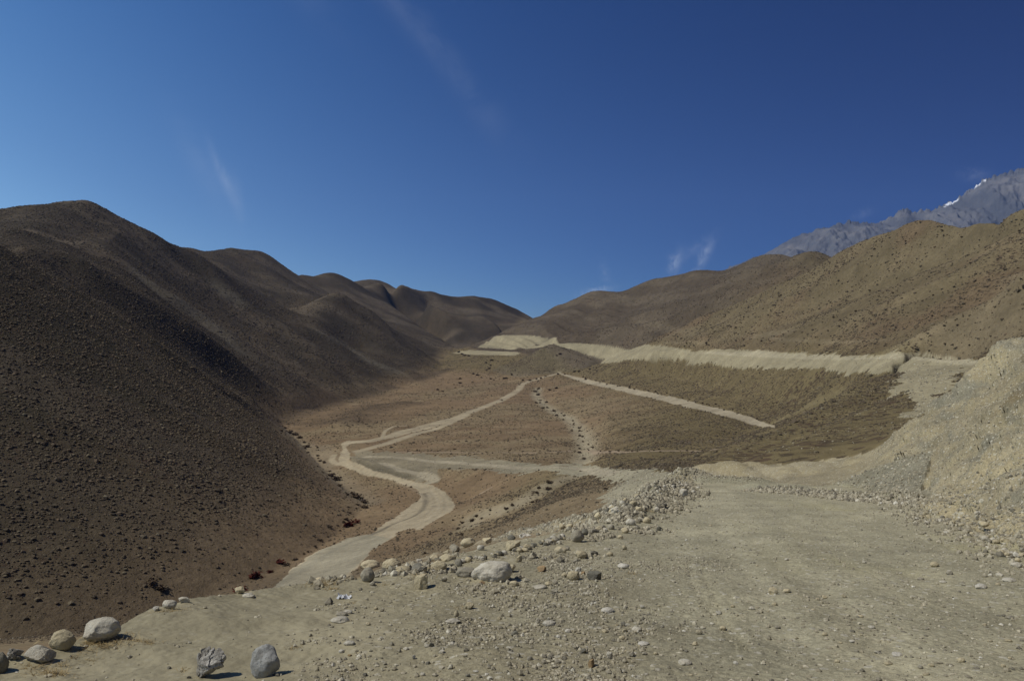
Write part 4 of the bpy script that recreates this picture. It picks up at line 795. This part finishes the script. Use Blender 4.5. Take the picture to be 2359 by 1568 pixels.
ROCKS = [
 (T7, 740, 1215, 252, 170, 'round', 'pale', 'largest pale rounded boulder on the sandy rim, dry grass at its foot'),
 (T7, 452, 1272, 188, 138, 'oval', 'cream', 'egg-shaped cream boulder just left of the largest pale boulder'),
 (T7, 300, 1368, 235, 112, 'slab', 'pale', 'flat-topped broken pale slab below the egg-shaped cream boulder'),
 (T7, 108, 1350, 130, 78, 'jagged', 'broken', 'small mottled broken rock between the pale slab and the left photo edge'),
 (T7, 5, 1440, 110, 145, 'round', 'dark', 'dark rounded boulder cut off by the left photo edge'),
 (T7, 1505, 1480, 250, 195, 'jagged', 'broken', 'jagged white and grey broken boulder half buried in sand at the bottom'),
 (T7, 1925, 1465, 218, 225, 'round', 'blue', 'smooth blue-grey boulder standing upright with a long dark shadow'),
 (T7, 1228, 968, 112, 56, 'oval', 'pale', 'pale rounded stone on the rim with straw beside it'),
 (T7, 1340, 925, 92, 40, 'slab', 'pale', 'light stone on the rim right of the straw-ringed pale stone'),
 (T7, 1135, 985, 55, 34, 'angular', 'white', 'tiny white stone left of the straw-ringed pale stone on the rim'),
 (T7, 1740, 862, 88, 50, 'angular', 'cream', 'cream stone next to the dark red bush at the rim'),
 (T7, 1805, 888, 95, 28, 'flat', 'pale', 'thin flat pale stone in sand just below the dark red bush'),
 (T7, 360, 1492, 100, 24, 'flat', 'white', 'flat whitish stone cut by the bottom photo edge at far left'),
 (T7, 2325, 765, 75, 26, 'flat', 'cream', 'low cream stone on the rim beside the valley road view'),
 (T1, 533, 812, 232, 108, 'oval', 'cream', 'bean-shaped cream boulder lying on top of a rounder mottled one'),
 (T1, 502, 965, 172, 178, 'round', 'grey', 'round mottled boulder below the bean-shaped cream boulder'),
 (T1, 785, 798, 235, 118, 'oval', 'cream', 'long smooth cream boulder right of the bean-shaped one'),
 (T1, 920, 842, 200, 56, 'flat', 'cream', 'half buried flat cream boulder behind the gravelly dirt heap'),
 (T1, 1128, 862, 215, 108, 'angular', 'dark', 'dark angular boulder above the big faceted boulder'),
 (T1, 1142, 1050, 200, 178, 'angular', 'cream', 'big faceted cream boulder casting a round shadow on the sand'),
 (T1, 1342, 825, 205, 112, 'oval', 'cream', 'oblong speckled boulder right of the dark angular one'),
 (T1, 1300, 700, 132, 62, 'oval', 'cream', 'smooth cream boulder on the rim behind the oblong speckled one'),
 (T1, 1440, 715, 215, 75, 'flat', 'cream', 'wide dusty flat boulder behind the oblong speckled boulder'),
 (T1, 1432, 640, 88, 52, 'angular', 'cream', 'small dusty block between two flat rim boulders'),
 (T1, 1530, 605, 132, 88, 'angular', 'grey', 'dusty dirt-covered block at the rim left of the squarish boulder'),
 (T1, 1690, 545, 186, 106, 'round', 'cream', 'squarish rounded boulder standing on the rim against the brown slope'),
 (T1, 1920, 508, 128, 80, 'angular', 'cream', 'cream boulder with a shaded right side on the rim'),
 (T1, 1838, 590, 90, 60, 'oval', 'pale', 'small pale rounded stone in front of the squarish rim boulder'),
 (T1, 1665, 905, 250, 112, 'oval', 'grey', 'elongated boulder with a dark face left of the broad flat pale one'),
 (T1, 1978, 950, 520, 215, 'flat', 'pale', 'broadest pale boulder, whale-backed and half buried in dust'),
 (T1, 2200, 478, 100, 66, 'round', 'dark', 'dark round stone balanced on a cracked cream boulder'),
 (T1, 2215, 592, 190, 118, 'angular', 'cream', 'cracked cream boulder carrying a dark round stone'),
 (T1, 2192, 848, 118, 88, 'angular', 'cream', 'blocky cream stone right behind the broadest pale boulder'),
 (T1, 2285, 725, 92, 78, 'angular', 'cream', 'tilted cream stone leaning in the rubble heap'),
 (T1, 1890, 700, 52, 58, 'angular', 'dark', 'dark upright stone in the rubble above the broadest boulder'),
 (T1, 2232, 1012, 112, 66, 'round', 'cream', 'rounded stone in front of the broadest boulder, at its right end'),
 (T1, 2290, 925, 80, 62, 'angular', 'grey', 'small grey stone right of the broadest boulder'),
 (T1, 558, 1005, 70, 45, 'round', 'grey', 'small round stone at the foot of the round mottled boulder'),
 (T1, 1405, 962, 75, 50, 'angular', 'grey', 'small angular stone in sand right of the big faceted boulder'),
 (T1, 1705, 1285, 112, 84, 'angular', 'cream', 'lone angular cream stone on open sand with a crisp shadow'),
 (T1, 1550, 1382, 62, 84, 'round', 'cream', 'curved pale stone standing on edge below the lone angular stone'),
 (T1, 1508, 1452, 190, 46, 'slab', 'pale', 'long thin pale slab lying flat on the sand'),
 (T1, 178, 1445, 225, 58, 'flat', 'pale', 'low domed pale stone sunk in sand at lower left of the boulders'),
 (T1, 195, 1368, 150, 46, 'flat', 'grey', 'small flat stone just above the low domed pale stone'),
 (T1, 268, 1338, 112, 44, 'flat', 'pale', 'uppermost of the three flat stones sunk in the left sand'),
 (T1, 1850, 995, 82, 42, 'angular', 'brown', 'rusty brown stone under the left end of the broadest boulder'),
 (T1, 2250, 1162, 50, 52, 'angular', 'cream', 'small pointed cream stone on gravel below the broadest boulder'),
 (T1, 1112, 728, 72, 42, 'angular', 'pale', 'small pale stone on the rim above the dark angular boulder'),
 (T2, 812, 830, 148, 125, 'round', 'grey', 'big round grey boulder near the middle of the berm with shadow right'),
 (T2, 630, 945, 135, 80, 'angular', 'cream', 'cream boulder broken in front, below left of the big round grey one'),
 (T2, 705, 915, 62, 52, 'angular', 'grey', 'small grey block touching the broken-fronted cream boulder'),
 (T2, 850, 1002, 132, 86, 'oval', 'cream', 'oval boulder with shaded underside below the big round grey one'),
 (T2, 268, 910, 112, 50, 'oval', 'cream', 'smooth cream stone right of the cracked boulder'),
 (T2, 1312, 736, 80, 62, 'round', 'cream', 'egg-like cream stone alone on sand beside the berm'),
 (T2, 1256, 797, 60, 42, 'round', 'cream', 'small round stone below the egg-like cream stone'),
 (T2, 1300, 910, 56, 48, 'round', 'cream', 'small round stone with dark right side near the road edge'),
 (T2, 1366, 655, 108, 72, 'oval', 'pale', 'smooth pale oval boulder at the near foot of the rubble pile'),
 (T2, 1538, 632, 90, 62, 'oval', 'cream', 'cream oval boulder right of the smooth pale oval one'),
 (T2, 1664, 712, 62, 52, 'angular', 'dark', 'dark triangular stone at the road edge'),
 (T2, 1395, 458, 92, 56, 'oval', 'cream', 'cream boulder on the crest of the rubble pile'),
 (T2, 1456, 512, 82, 50, 'oval', 'cream', 'cream boulder just below the crest of the rubble pile'),
 (T2, 1642, 515, 60, 60, 'round', 'pale', 'pale round stone standing out on the dark side of the pile'),
 (T2, 1208, 552, 150, 78, 'jagged', 'pale', 'pale crumbly boulder at the left end of the rubble pile'),
 (T2, 1028, 592, 88, 76, 'angular', 'cream', 'lone angular cream block on the rim before the rubble pile'),
 (T2, 652, 696, 72, 58, 'angular', 'cream', 'yellowish block on the rim left of its smooth neighbour'),
 (T2, 728, 690, 82, 56, 'round', 'cream', 'yellowish smooth stone on the rim above the big round grey boulder'),
 (T2, 320, 712, 82, 38, 'slab', 'pale', 'small pale slab on the rim over a white streak of rock'),
 (T2, 252, 772, 168, 46, 'jagged', 'white', 'white chalky streak of rock breaking out of the rim'),
 (T2, 1922, 355, 96, 86, 'round', 'pale', 'large pale round boulder at the far end of the rubble pile'),
 (T2, 1902, 252, 46, 34, 'round', 'pale', 'small pale stone left of its twin above the large pale round boulder'),
 (T2, 1948, 252, 46, 30, 'round', 'pale', 'small pale stone right of its twin above the large pale round boulder'),
 (T2, 1692, 468, 118, 52, 'slab', 'dark', 'dark overhanging slab high on the rubble pile'),
 (T2, 1288, 1112, 134, 56, 'oval', 'white', 'smooth whitish boulder flat on the sand, tuft of straw beside it'),
 (T2, 1116, 915, 76, 30, 'flat', 'pale', 'flat pale stone on sand left of the small round road-edge stone'),
 (T2, 1150, 975, 82, 46, 'flat', 'cream', 'low cream stone with rubble on its right side'),
 (T2, 768, 1230, 142, 92, 'oval', 'cream', 'tilted oval cream boulder with a sharp-edged pale rock behind it'),
 (T2, 678, 1196, 72, 44, 'round', 'cream', 'small rounded stone left of the tilted oval cream boulder'),
 (T2, 815, 1150, 78, 56, 'angular', 'white', 'sharp-edged pale rock behind the tilted oval cream boulder'),
 (T2, 870, 1172, 52, 40, 'angular', 'brown', 'small brownish rock right of the sharp-edged pale one'),
 (T2, 992, 1225, 168, 112, 'slab', 'dark', 'dark banded slab-like boulder with gravel on its right'),
 (T2, 442, 1140, 112, 62, 'angular', 'brown', 'pointed orange-brown stone on open sand with its shadow'),
 (T2, 505, 1282, 80, 42, 'round', 'cream', 'small cream stone left of a darker one below the pointed orange-brown stone'),
 (T2, 576, 1270, 56, 36, 'round', 'grey', 'darker small stone right of the small cream one, on the sand'),
 (T2, 420, 1318, 142, 40, 'flat', 'pale', 'long low pale stone sunk in the gravelly sand'),
 (T2, 580, 1362, 92, 52, 'angular', 'grey', 'grey stone right of the long low pale stone'),
 (T2, 155, 1422, 46, 46, 'angular', 'cream', 'small upright cream stone standing on the gravel'),
 (T2, 790, 1052, 72, 42, 'angular', 'grey', 'grey stone below the oval boulder with the shaded underside'),
 (T2, 1122, 1568, 148, 46, 'flat', 'white', 'flat white stone embedded in the left side of the road'),
 (T3, 1032, 562, 50, 38, 'angular', 'dark', 'dark angular stone on bare sand near the bottom'),
 (T3, 896, 658, 38, 32, 'jagged', 'white', 'small sparkling white quartz stone near the bottom'),
 (T3, 388, 552, 92, 28, 'flat', 'pale', 'flat pale stone behind gravel on the lower left sand'),
 (T3, 325, 610, 42, 24, 'flat', 'white', 'roundish whitish stone set flush in the lower left sand'),
 (T3, 390, 635, 34, 12, 'flat', 'brown', 'orange stone set flush in the lower left sand'),
 (T3, 672, 705, 36, 20, 'angular', 'grey', 'little grey stone alone on the bottom sand'),
 (T3, 2288, 728, 56, 72, 'angular', 'brown', 'upright orange-brown stone near the bottom edge'),
 (T3, 2108, 450, 52, 30, 'oval', 'white', 'whitish oval stone next to a cluster of stones on the road edge'),
 (T3, 1688, 478, 62, 38, 'angular', 'dark', 'dark bluish stone in the gravel ridge near the bottom'),
 (T3, 1378, 762, 56, 10, 'slab', 'white', 'thin white splinter of stone near the bottom edge'),
 (T3, 2232, 615, 52, 36, 'angular', 'dark', 'dark stone above the upright orange-brown one'),
 (T3, 1960, 398, 112, 36, 'flat', 'pale', 'smooth pale flush stone in the gravelly sand'),
 (T5, 1256, 500, 66, 48, 'angular', 'cream', 'wedge-shaped cream stone in the middle of the road'),
 (T5, 1355, 488, 58, 28, 'flat', 'cream', 'low cream stone right of the wedge-shaped one on the road'),
 (T5, 1768, 525, 42, 26, 'angular', 'cream', 'cream stone right of centre on the road, in line under two others'),
 (T5, 722, 792, 56, 36, 'oval', 'cream', 'smooth cream oval stone beside the wheel ruts'),
 (T5, 316, 872, 86, 25, 'flat', 'white', 'flat white stone on the road left of the smooth cream oval'),
 (T5, 612, 1012, 118, 28, 'flat', 'pale', 'long flat pale stone near the bottom of the road'),
 (T5, 165, 732, 42, 36, 'angular', 'dark', 'dark rounded stone left of the road among pale ones'),
 (T5, 268, 768, 78, 26, 'flat', 'pale', 'flat pale stone right of the dark rounded one'),
 (T5, 162, 835, 52, 30, 'oval', 'cream', 'cream oval stone with a dark shadow left of the flat white stone'),
 (T5, 2155, 950, 86, 26, 'flat', 'white', 'smooth flat whitish stone at the lower right of the road'),
 (T5, 2012, 932, 62, 22, 'slab', 'pale', 'narrow pale stone left of the smooth flat whitish stone'),
 (T5, 2090, 1014, 62, 26, 'flat', 'cream', 'cream stone below the smooth flat whitish stone'),
 (T5, 1970, 748, 52, 18, 'flat', 'pale', 'flat pale stone above the narrow pale stone on the right'),
 (T4, 1058, 1150, 112, 66, 'round', 'cream', 'rounded cream stone casting a dark shadow on the right of the road'),
 (T4, 1245, 1250, 92, 46, 'round', 'grey', 'half dark rounded stone right below the rounded cream stone'),
 (T4, 968, 602, 66, 30, 'oval', 'pale', 'pale oval stone on the road before the scree foot'),
 (T4, 1690, 648, 132, 68, 'oval', 'cream', 'largest cream boulder lying on the foot of the bank'),
 (T4, 1532, 762, 62, 52, 'round', 'cream', 'round stone with black shadow at the foot of the bank'),
 (T4, 1458, 722, 52, 44, 'round', 'pale', 'pale round stone just left of the one with black shadow'),
 (T4, 1832, 858, 104, 52, 'oval', 'cream', 'tilted cream boulder at the edge of the bank rubble'),
 (T4, 1930, 832, 72, 48, 'round', 'cream', 'cream stone right of the tilted cream boulder'),
 (T4, 1920, 696, 82, 44, 'angular', 'pale', 'pale block uphill of the tilted cream boulder'),
 (T4, 1500, 552, 92, 28, 'oval', 'cream', 'long cream stone above the largest one on the bank foot'),
 (T4, 1998, 1335, 172, 38, 'flat', 'pale', 'long flat pale stone flush with the road at right'),
 (T4, 1645, 1425, 162, 52, 'flat', 'white', 'broad white stone flush with the road at lower right'),
 (T4, 2092, 1150, 142, 60, 'flat', 'pale', 'broad pale stone at the right photo edge'),
 (T4, 2162, 968, 66, 62, 'round', 'grey', 'grey rounded stone touching the right photo edge'),
 (T4, 2052, 632, 52, 22, 'flat', 'white', 'bright white stone on the bank near the right photo edge'),
 (T4, 885, 1312, 92, 32, 'oval', 'grey', 'low greyish stone on the right of the road'),
 (T4, 1168, 1352, 92, 28, 'flat', 'pale', 'flat pale stone below the half dark rounded stone'),
]
for (Tf, cx, cy, w_, h_, kind, mat, lab) in ROCKS:
    px, py, k = Tf(cx, cy)
    rock(px, py, w_ * k, h_ * k, kind, mat, lab, None, sink=.6 if w_ > 400 else .5 if kind == 'flat' else .3)
# further stones, not told apart: loose ones on the road, on the berm, in the pile, at the bank foot
def more(n, seed, area, wr_, kinds, mats, label, group, ratio=(.35, .6)):
    r = random.Random(seed)
    for q in range(n):
        px, py = area(r); w_ = r.uniform(*wr_) * (.45 + 1.1 * (py - 1100) / 470)
        rock(px, py, w_, w_ * r.uniform(*ratio), r.choice(kinds), r.choice(mats), label, group, sink=.4)
def along(pts, spread):
    def f(r):
        i = r.randrange(len(pts) - 1); t = r.random(); a, b = pts[i], pts[i + 1]
        return a[0] + (b[0] - a[0]) * t + r.gauss(0, spread), a[1] + (b[1] - a[1]) * t + abs(r.gauss(0, spread * .55))
    return f
def roadpt(r):
    while True:
        x, y = r.uniform(1350, 2359), 1140 + 420 * r.random() ** .8
        if y > 1180 + max(0, (x - 2140)) * .55 and x > 1640 - (y - 1140) * .8: return x, y
more(75, 1, roadpt, (4, 13), ['flat', 'flat', 'oval', 'angular'], ['pale', 'cream', 'cream', 'grey'], 'small pale stone half sunk in the gravel surface of the road', 'small stones sunk in the road')
more(60, 2, along([(1400, 1180), (1440, 1160), (1480, 1145), (1530, 1120), (1580, 1125)], 8), (11, 24), ['round', 'oval', 'angular'], ['cream', 'cream', 'pale', 'grey', 'dark'], 'pale stone heaped with others in the rubble pile at the road bend', 'stones of the rubble pile', (.6, .85))
more(85, 3, along([(860, 1330), (1000, 1310), (1080, 1290), (1180, 1270), (1250, 1250), (1340, 1230), (1400, 1215)], 7), (9, 24), ['round', 'oval', 'angular', 'slab'], ['cream', 'grey', 'pale', 'dark'], 'middle-sized stone lying in the rubble along the rim of the drop', 'stones along the rim', (.5, .85))
more(40, 4, along([(2120, 1185), (2200, 1205), (2270, 1240), (2359, 1290)], 12), (9, 22), ['round', 'oval', 'angular'], ['cream', 'pale', 'grey'], 'cream stone rolled down to the foot of the gravel bank', 'stones at the foot of the bank', (.5, .8))
more(50, 5, lambda r: (r.uniform(760, 1500), r.uniform(1400, 1562)), (4, 11), ['flat', 'angular', 'oval'], ['grey', 'pale', 'cream', 'dark'], 'small grey stone among gravel on the sandy ground', 'small stones on the sand', (.4, .7))

# ------------------------------------------------------------------ plants
GRASS = tint_mat('dry_grass', [(0, (.16, .11, .05)), (.5, (.30, .22, .10)), (1, (.42, .33, .17))], nscale=12)
TWIG = tint_mat('bush_twigs', [(0, (.055, .036, .024)), (.5, (.085, .06, .038)), (1, (.12, .09, .055))], nscale=12)
RED = tint_mat('red_bush_twigs', [(0, (.05, .012, .008)), (.5, (.09, .022, .014)), (1, (.12, .04, .025))], nscale=12)
def blades(n, spread, length, width, flat, seed, curve=.5):
    r = np.random.default_rng(seed); V, Fc, T = [], [], []
    for q in range(n):
        a = r.uniform(0, 6.283); rad = abs(r.normal(0, spread)); bx, by = math.cos(a) * rad, math.sin(a) * rad * .6
        h = r.uniform(0, 6.283); L = length * r.uniform(.4, 1.1); el = r.uniform(.1, 1.2) * (1 - flat) + .1
        p = np.array([bx, by, 0.]); dr = np.array([math.cos(h) * math.cos(el), math.sin(h) * math.cos(el), math.sin(el)]); sd2 = np.array([-math.sin(h), math.cos(h), r.uniform(-.5, .5)])
        base = len(V); ns = 4
        for k in range(ns + 1):
            w2 = width * (1 - k / (ns + .6)); V += [p - sd2 * w2, p + sd2 * w2]; T += [q] * 2
            dr = dr + np.array([r.normal(0, .15), r.normal(0, .15), -curve * .35 + r.normal(0, .15)]); dr /= np.linalg.norm(dr); p = p + dr * L / ns
            if p[2] < .004: p[2] = .004 + r.random() * .01
        for k in range(ns): b = base + 2 * k; Fc.append((b, b + 1, b + 3, b + 2))
    rt = r.random(n); return np.array(V), np.array(Fc), rt[np.array(T)]
def plant(name, px, py, geo, mat, label, cat, group=None, scale=1.0, rot=0):
    x, y, z = hit(px, py); V, Fc, T = geo
    o = make_mesh(name, V * scale, Fc, mat, False); a = o.data.attributes.new('tint', 'FLOAT', 'POINT'); a.data.foreach_set('value', T.astype(np.float32))
    o.location = (x, y, float(zat(np.array([x]), np.array([y]))[0]) - .005); o.rotation_euler = (0, 0, rot); tag(o, label, cat, group); return o
for k, (cx, cy, n, sp, L, lab) in enumerate([
    (700, 1225, 260, .20, .13, 'dry straw tuft around the foot of the largest pale boulder'), (600, 1262, 130, .12, .10, 'thin dry straw between the two pale rounded boulders'), (860, 1190, 110, .12, .10, 'dry straw trailing right of the largest pale boulder'),
    (1010, 1205, 60, .07, .08, 'dark dried sprig on the sand right of the boulders'), (1090, 1225, 40, .06, .09, 'last wiry sprig of straw towards the open sand'),
    (370, 1440, 190, .11, .12, 'dense dry grass clump under the broken pale slab'), (210, 1400, 80, .10, .10, 'sparse dry grass left of the dense clump'), (430, 1375, 40, .06, .07, 'small brown sprig below the egg-shaped boulder'),
    (520, 1330, 30, .08, .06, 'wiry brown twigs on sand below the largest boulder'), (660, 1345, 30, .08, .06, 'faint dry twigs in the sand further right'),
    (1250, 985, 70, .10, .08, 'golden straw in front of the pale rim stone'), (1180, 990, 50, .09, .07, 'golden straw left of the pale rim stone'),
    (2140, 1255, 26, .05, .08, 'small dry sprig above the blue-grey boulder'), (1350, 1408, 30, .04, .06, 'pale straw at the left of the jagged broken boulder')]):
    px, py, _ = T7(cx, cy); plant('grass_tuft', px, py, blades(n, sp, L, .0022, .45, 300 + k), GRASS, lab, 'dry grass', 'dry grass on the sandy rim')
for k, (px, py, n, sp, L, lab) in enumerate([(752, 1348, 150, .16, .16, 'wispy straw bush at the rim where the sand drops to the valley road'), (768, 1357, 90, .07, .09, 'darker dense grass knot under the wispy straw bush'), (960, 1330, 40, .14, .16, 'thin straw stems between two boulders on the rim'),
    (872, 1345, 30, .10, .1, 'thin dry stems by the small round stone'), (1458, 1322, 40, .09, .08, 'straw tuft beside the smooth whitish boulder'), (1495, 1178, 50, .16, .15, 'faint straw on the side of the rubble pile'), (812, 1388, 30, .06, .05, 'grass knot right of the white scrap'), (1050, 1400, 26, .08, .05, 'faint dry grass in the middle of the sand')]):
    plant('grass_tuft', px, py, blades(n, sp, L, .003, .35, 330 + k), GRASS, lab, 'dry grass', 'dry grass on the sandy rim')
def bush_geo(seed, leaves=170):
    r = np.random.default_rng(seed); V, Fc, T = [], [], []
    lobes = r.normal(0, .22, (6, 3)); lobes[:, 2] = np.abs(lobes[:, 2]) * .7 + .2
    for q in range(leaves):
        c = lobes[q % 6] + r.normal(0, .16, 3); c[2] = abs(c[2]) * .9; n = r.normal(size=3); n /= np.linalg.norm(n); a = np.cross(n, [0, 0, 1.]); a /= np.linalg.norm(a) + 1e-6; b = np.cross(n, a); s_ = r.uniform(.05, .11)
        k = len(V); V += [c - a * s_ - b * s_, c + a * s_ - b * s_ * .6, c + a * s_ + b * s_, c - a * s_ * .7 + b * s_]; Fc.append((k, k + 1, k + 2, k + 3)); T += [r.random()] * 4
    return np.array(V), np.array(Fc), np.array(T)
BG = [bush_geo(400 + k) for k in range(5)]
BM_ = {}
def bush(px, py, size_px, red, label, group, k=[0]):
    k[0] += 1; key = (k[0] % 5, red)
    if group: px += random.gauss(0, 5.0); py += random.gauss(0, 2.4)
    x, y, z = hit(px, py)
    if key not in BM_:
        V, Fc, T = BG[key[0]]; me_o = make_mesh('bush', V, Fc, RED if red else TWIG, False); a = me_o.data.attributes.new('tint', 'FLOAT', 'POINT'); a.data.foreach_set('value', T.astype(np.float32)); BM_[key] = me_o; o = me_o
    else: o = BM_[key].copy(); COL.objects.link(o)
    s_ = size_px / F * y * (.8 if group else .9); o.location = (x, y, z - .03 * s_); o.scale = (s_, s_, s_ * .8); o.rotation_euler = (0, 0, k[0] * 2.4); tag(o, label, 'bush', group)
for (px, py, sz_, red, lab) in [(588, 1330, 30, 1, 'largest dark red bush on the slope left of the valley road'), (556, 1362, 26, 1, 'dark red bush at the rim beside a cream stone'), (645, 1298, 22, 1, 'dark red bush next to the near end of the valley road'), (662, 1302, 16, 0, 'brown bush right of the red one by the valley road'), (624, 1318, 14, 1, 'small red bush between two larger ones left of the road'),
    (805, 1212, 26, 1, 'rusty red bush in the gully left of the road bend'), (822, 1204, 18, 1, 'small red bush uphill of the rusty one in the gully'), (820, 1148, 26, 0, 'dark bush in the gully at the point of the left hill'), (840, 1158, 18, 0, 'round dark bush right of the gully point'), (778, 1106, 22, 0, 'dark bush in the gully opposite the first bend'),
    (372, 1358, 30, 0, 'dark bush on the shaded slope above the sandy rim'), (350, 1345, 26, 0, 'dark bush close left of another on the shaded slope'), (1294, 1362 - 255, 1, 0, None)][:-1]:
    bush(px, py, sz_, red, lab, None)
R5 = lambda x, y: (576 + x * .3305, 921.4 + y * .3305)
gl = 'dark bush standing in the stony gully below the rubble berm'
for (x, y, s_) in [(2015, 612, 28), (2085, 625, 44), (2105, 580, 40), (1985, 645, 30), (1985, 705, 32), (1960, 712, 26), (1815, 755, 36), (1825, 732, 30), (1700, 780, 20), (1560, 845, 32), (1570, 810, 26), (1470, 862, 30), (1475, 940, 32), (1230, 1058, 26), (1440, 890, 24), (1350, 858, 16), (1420, 838, 18), (1605, 825, 20)]:
    bush(*R5(x, y), s_ * .3305 * 1.25, 0, gl, 'bushes in the stony gully')
bush(1396, 1128, 13, 0, 'single dark bush at the lower edge of the pale scree', None)
gl = 'dark bush in the upper gully that crosses the valley floor'
for (px, py) in [(1236, 902), (1245, 895), (1240, 912), (1249, 910), (1238, 922), (1251, 921), (1246, 928), (1258, 930), (1252, 938), (1265, 941), (1270, 948), (1276, 956), (1290, 958), (1302, 965), (1296, 952), (1312, 968), (1322, 976), (1330, 985), (1327, 996), (1336, 1002), (1333, 1010), (1342, 1016), (1338, 1026), (1350, 1024), (1346, 1036), (1342, 1043), (1337, 1055), (1360, 1034), (1268, 898), (1280, 894)]:
    bush(px, py, random.uniform(6, 11), 0, gl, 'bushes in the upper gully')
gl = 'small dark bush on the far valley floor beside the tracks'
for (px, py) in [(1154, 920), (1043, 886), (1050, 893), (1063, 884), (1092, 879), (1100, 876), (1132, 873), (1140, 874), (1162, 872), (1208, 877), (1230, 873), (1215, 880), (1259, 866), (1295, 863), (1300, 858), (1318, 860), (1333, 858), (1359, 850), (1375, 846), (1115, 837), (1120, 831), (1129, 840), (1118, 850), (1124, 852), (1090, 863), (1092, 867), (1060, 811), (1068, 812), (1074, 818), (1080, 822), (1276, 815), (1285, 812), (1010, 900), (1018, 902), (1182, 866), (1175, 870), (1060, 871), (1196, 883), (1345, 868), (1249, 870)]:
    bush(px, py, random.uniform(5, 9), 0, gl, 'bushes on the far valley floor')
gl = 'dark bush on the bank above the middle track'
for k in range(40):
    t = k / 39; bush(1345 + 435 * t, np.interp(1345 + 435 * t, [1342, 1406, 1501, 1596, 1692, 1790], [871, 884, 903, 924, 949, 980]), random.uniform(3.5, 7), 0, gl, 'bushes above the middle track')
gl = 'low dark bush in the row above the thin footpath'
for k in range(34):
    bush(920 + 24 * k + random.uniform(-9, 9) if k < 30 else 1400 + 60 * (k - 30), 1039 + random.uniform(-2, 1), random.uniform(4, 7), 0, gl, 'bushes along the thin path')
gl = 'dark bush scattered over the sunlit right hillside'
r_ = random.Random(77)
for k in range(70):
    px = r_.uniform(1560, 2350); top = np.interp(px, [1560, 1700, 1818, 1900, 2020, 2140, 2359], [770, 705, 650, 615, 548, 512, 486]); py = r_.uniform(top + 12, 800); bush(px, py, r_.uniform(3.5, 7.5), 0, gl, 'bushes on the right hillside')
gl = 'dark round bush in the stream gully at the foot of the left hill'
for k, (px, py) in enumerate([(652, 985), (660, 992), (668, 1000), (676, 1003), (690, 1012), (700, 1022), (706, 1030), (716, 1040), (724, 1052), (733, 1062), (742, 1070), (750, 1085), (757, 1090), (765, 1098), (790, 1125), (800, 1138), (812, 1142), (825, 1165), (838, 1170), (812, 1180), (800, 1195), (786, 1205), (770, 1222), (756, 1236), (742, 1246), (728, 1258), (712, 1268), (697, 1275), (680, 1288)]):
    bush(px, py, random.uniform(8, 18), 0, gl, 'bushes in the stream gully'); bush(px + random.gauss(0, 9), py + random.gauss(0, 7), random.uniform(4, 9), 0, gl, 'bushes in the stream gully')

# scrap of white plastic
def scrap():
    px, py, _ = T1(225, 1160); x, y, z = hit(px, py); r = np.random.default_rng(9); n = 9
    gx, gy = np.meshgrid(np.linspace(-.5, .5, n), np.linspace(-.5, .5, n)); h = np.abs(r.normal(0, .10, (n, n)))
    V = np.c_[(gx * .15 + r.normal(0, .004, (n, n))).ravel(), (gy * .10).ravel(), (h * .25).ravel() + .004]
    ii = (np.arange(n - 1)[:, None] * n + np.arange(n - 1)[None]); q = np.stack([ii, ii + 1, ii + n + 1, ii + n], -1).reshape(-1, 4)
    m = bpy.data.materials.new('thin_plastic'); t, b = nodes(m); c = cmix(t, maprange(t, noise(t, None, 30), .4, .6), (.72, .73, .74), (.6, .6, .58)); t.links.new(c, b.inputs['Base Color']); b.inputs['Roughness'].default_value = .25
    o = make_mesh('plastic_scrap', V, q, m, False); o.location = (x, y, z); tag(o, 'crumpled glinting scrap of white plastic lying on the sand', 'litter')
scrap()

# ------------------------------------------------------------------ air
def haze():
    x0, x1, y0, y1, z0, z1 = -3400, 6200, -300, 7600, -110, 1400
    V = np.array([(x, y, z) for x in (x0, x1) for y in (y0, y1) for z in (z0, z1)], float)
    Fc = np.array([(0, 1, 3, 2), (4, 6, 7, 5), (0, 4, 5, 1), (2, 3, 7, 6), (0, 2, 6, 4), (1, 5, 7, 3)])
    m = bpy.data.materials.new('air'); m.use_nodes = True; t = m.node_tree; t.nodes.remove(t.nodes['Principled BSDF'])
    p = t.nodes.new('ShaderNodeVolumePrincipled'); p.inputs['Color'].default_value = (.30, .48, .95, 1); p.inputs['Density'].default_value = HAZE; p.inputs['Anisotropy'].default_value = 0.0
    t.links.new(p.outputs[0], t.nodes['Material Output'].inputs['Volume'])
    o = make_mesh('haze', V, Fc, m, False); tag(o, kind='stuff')
HAZE = 5e-5
haze()
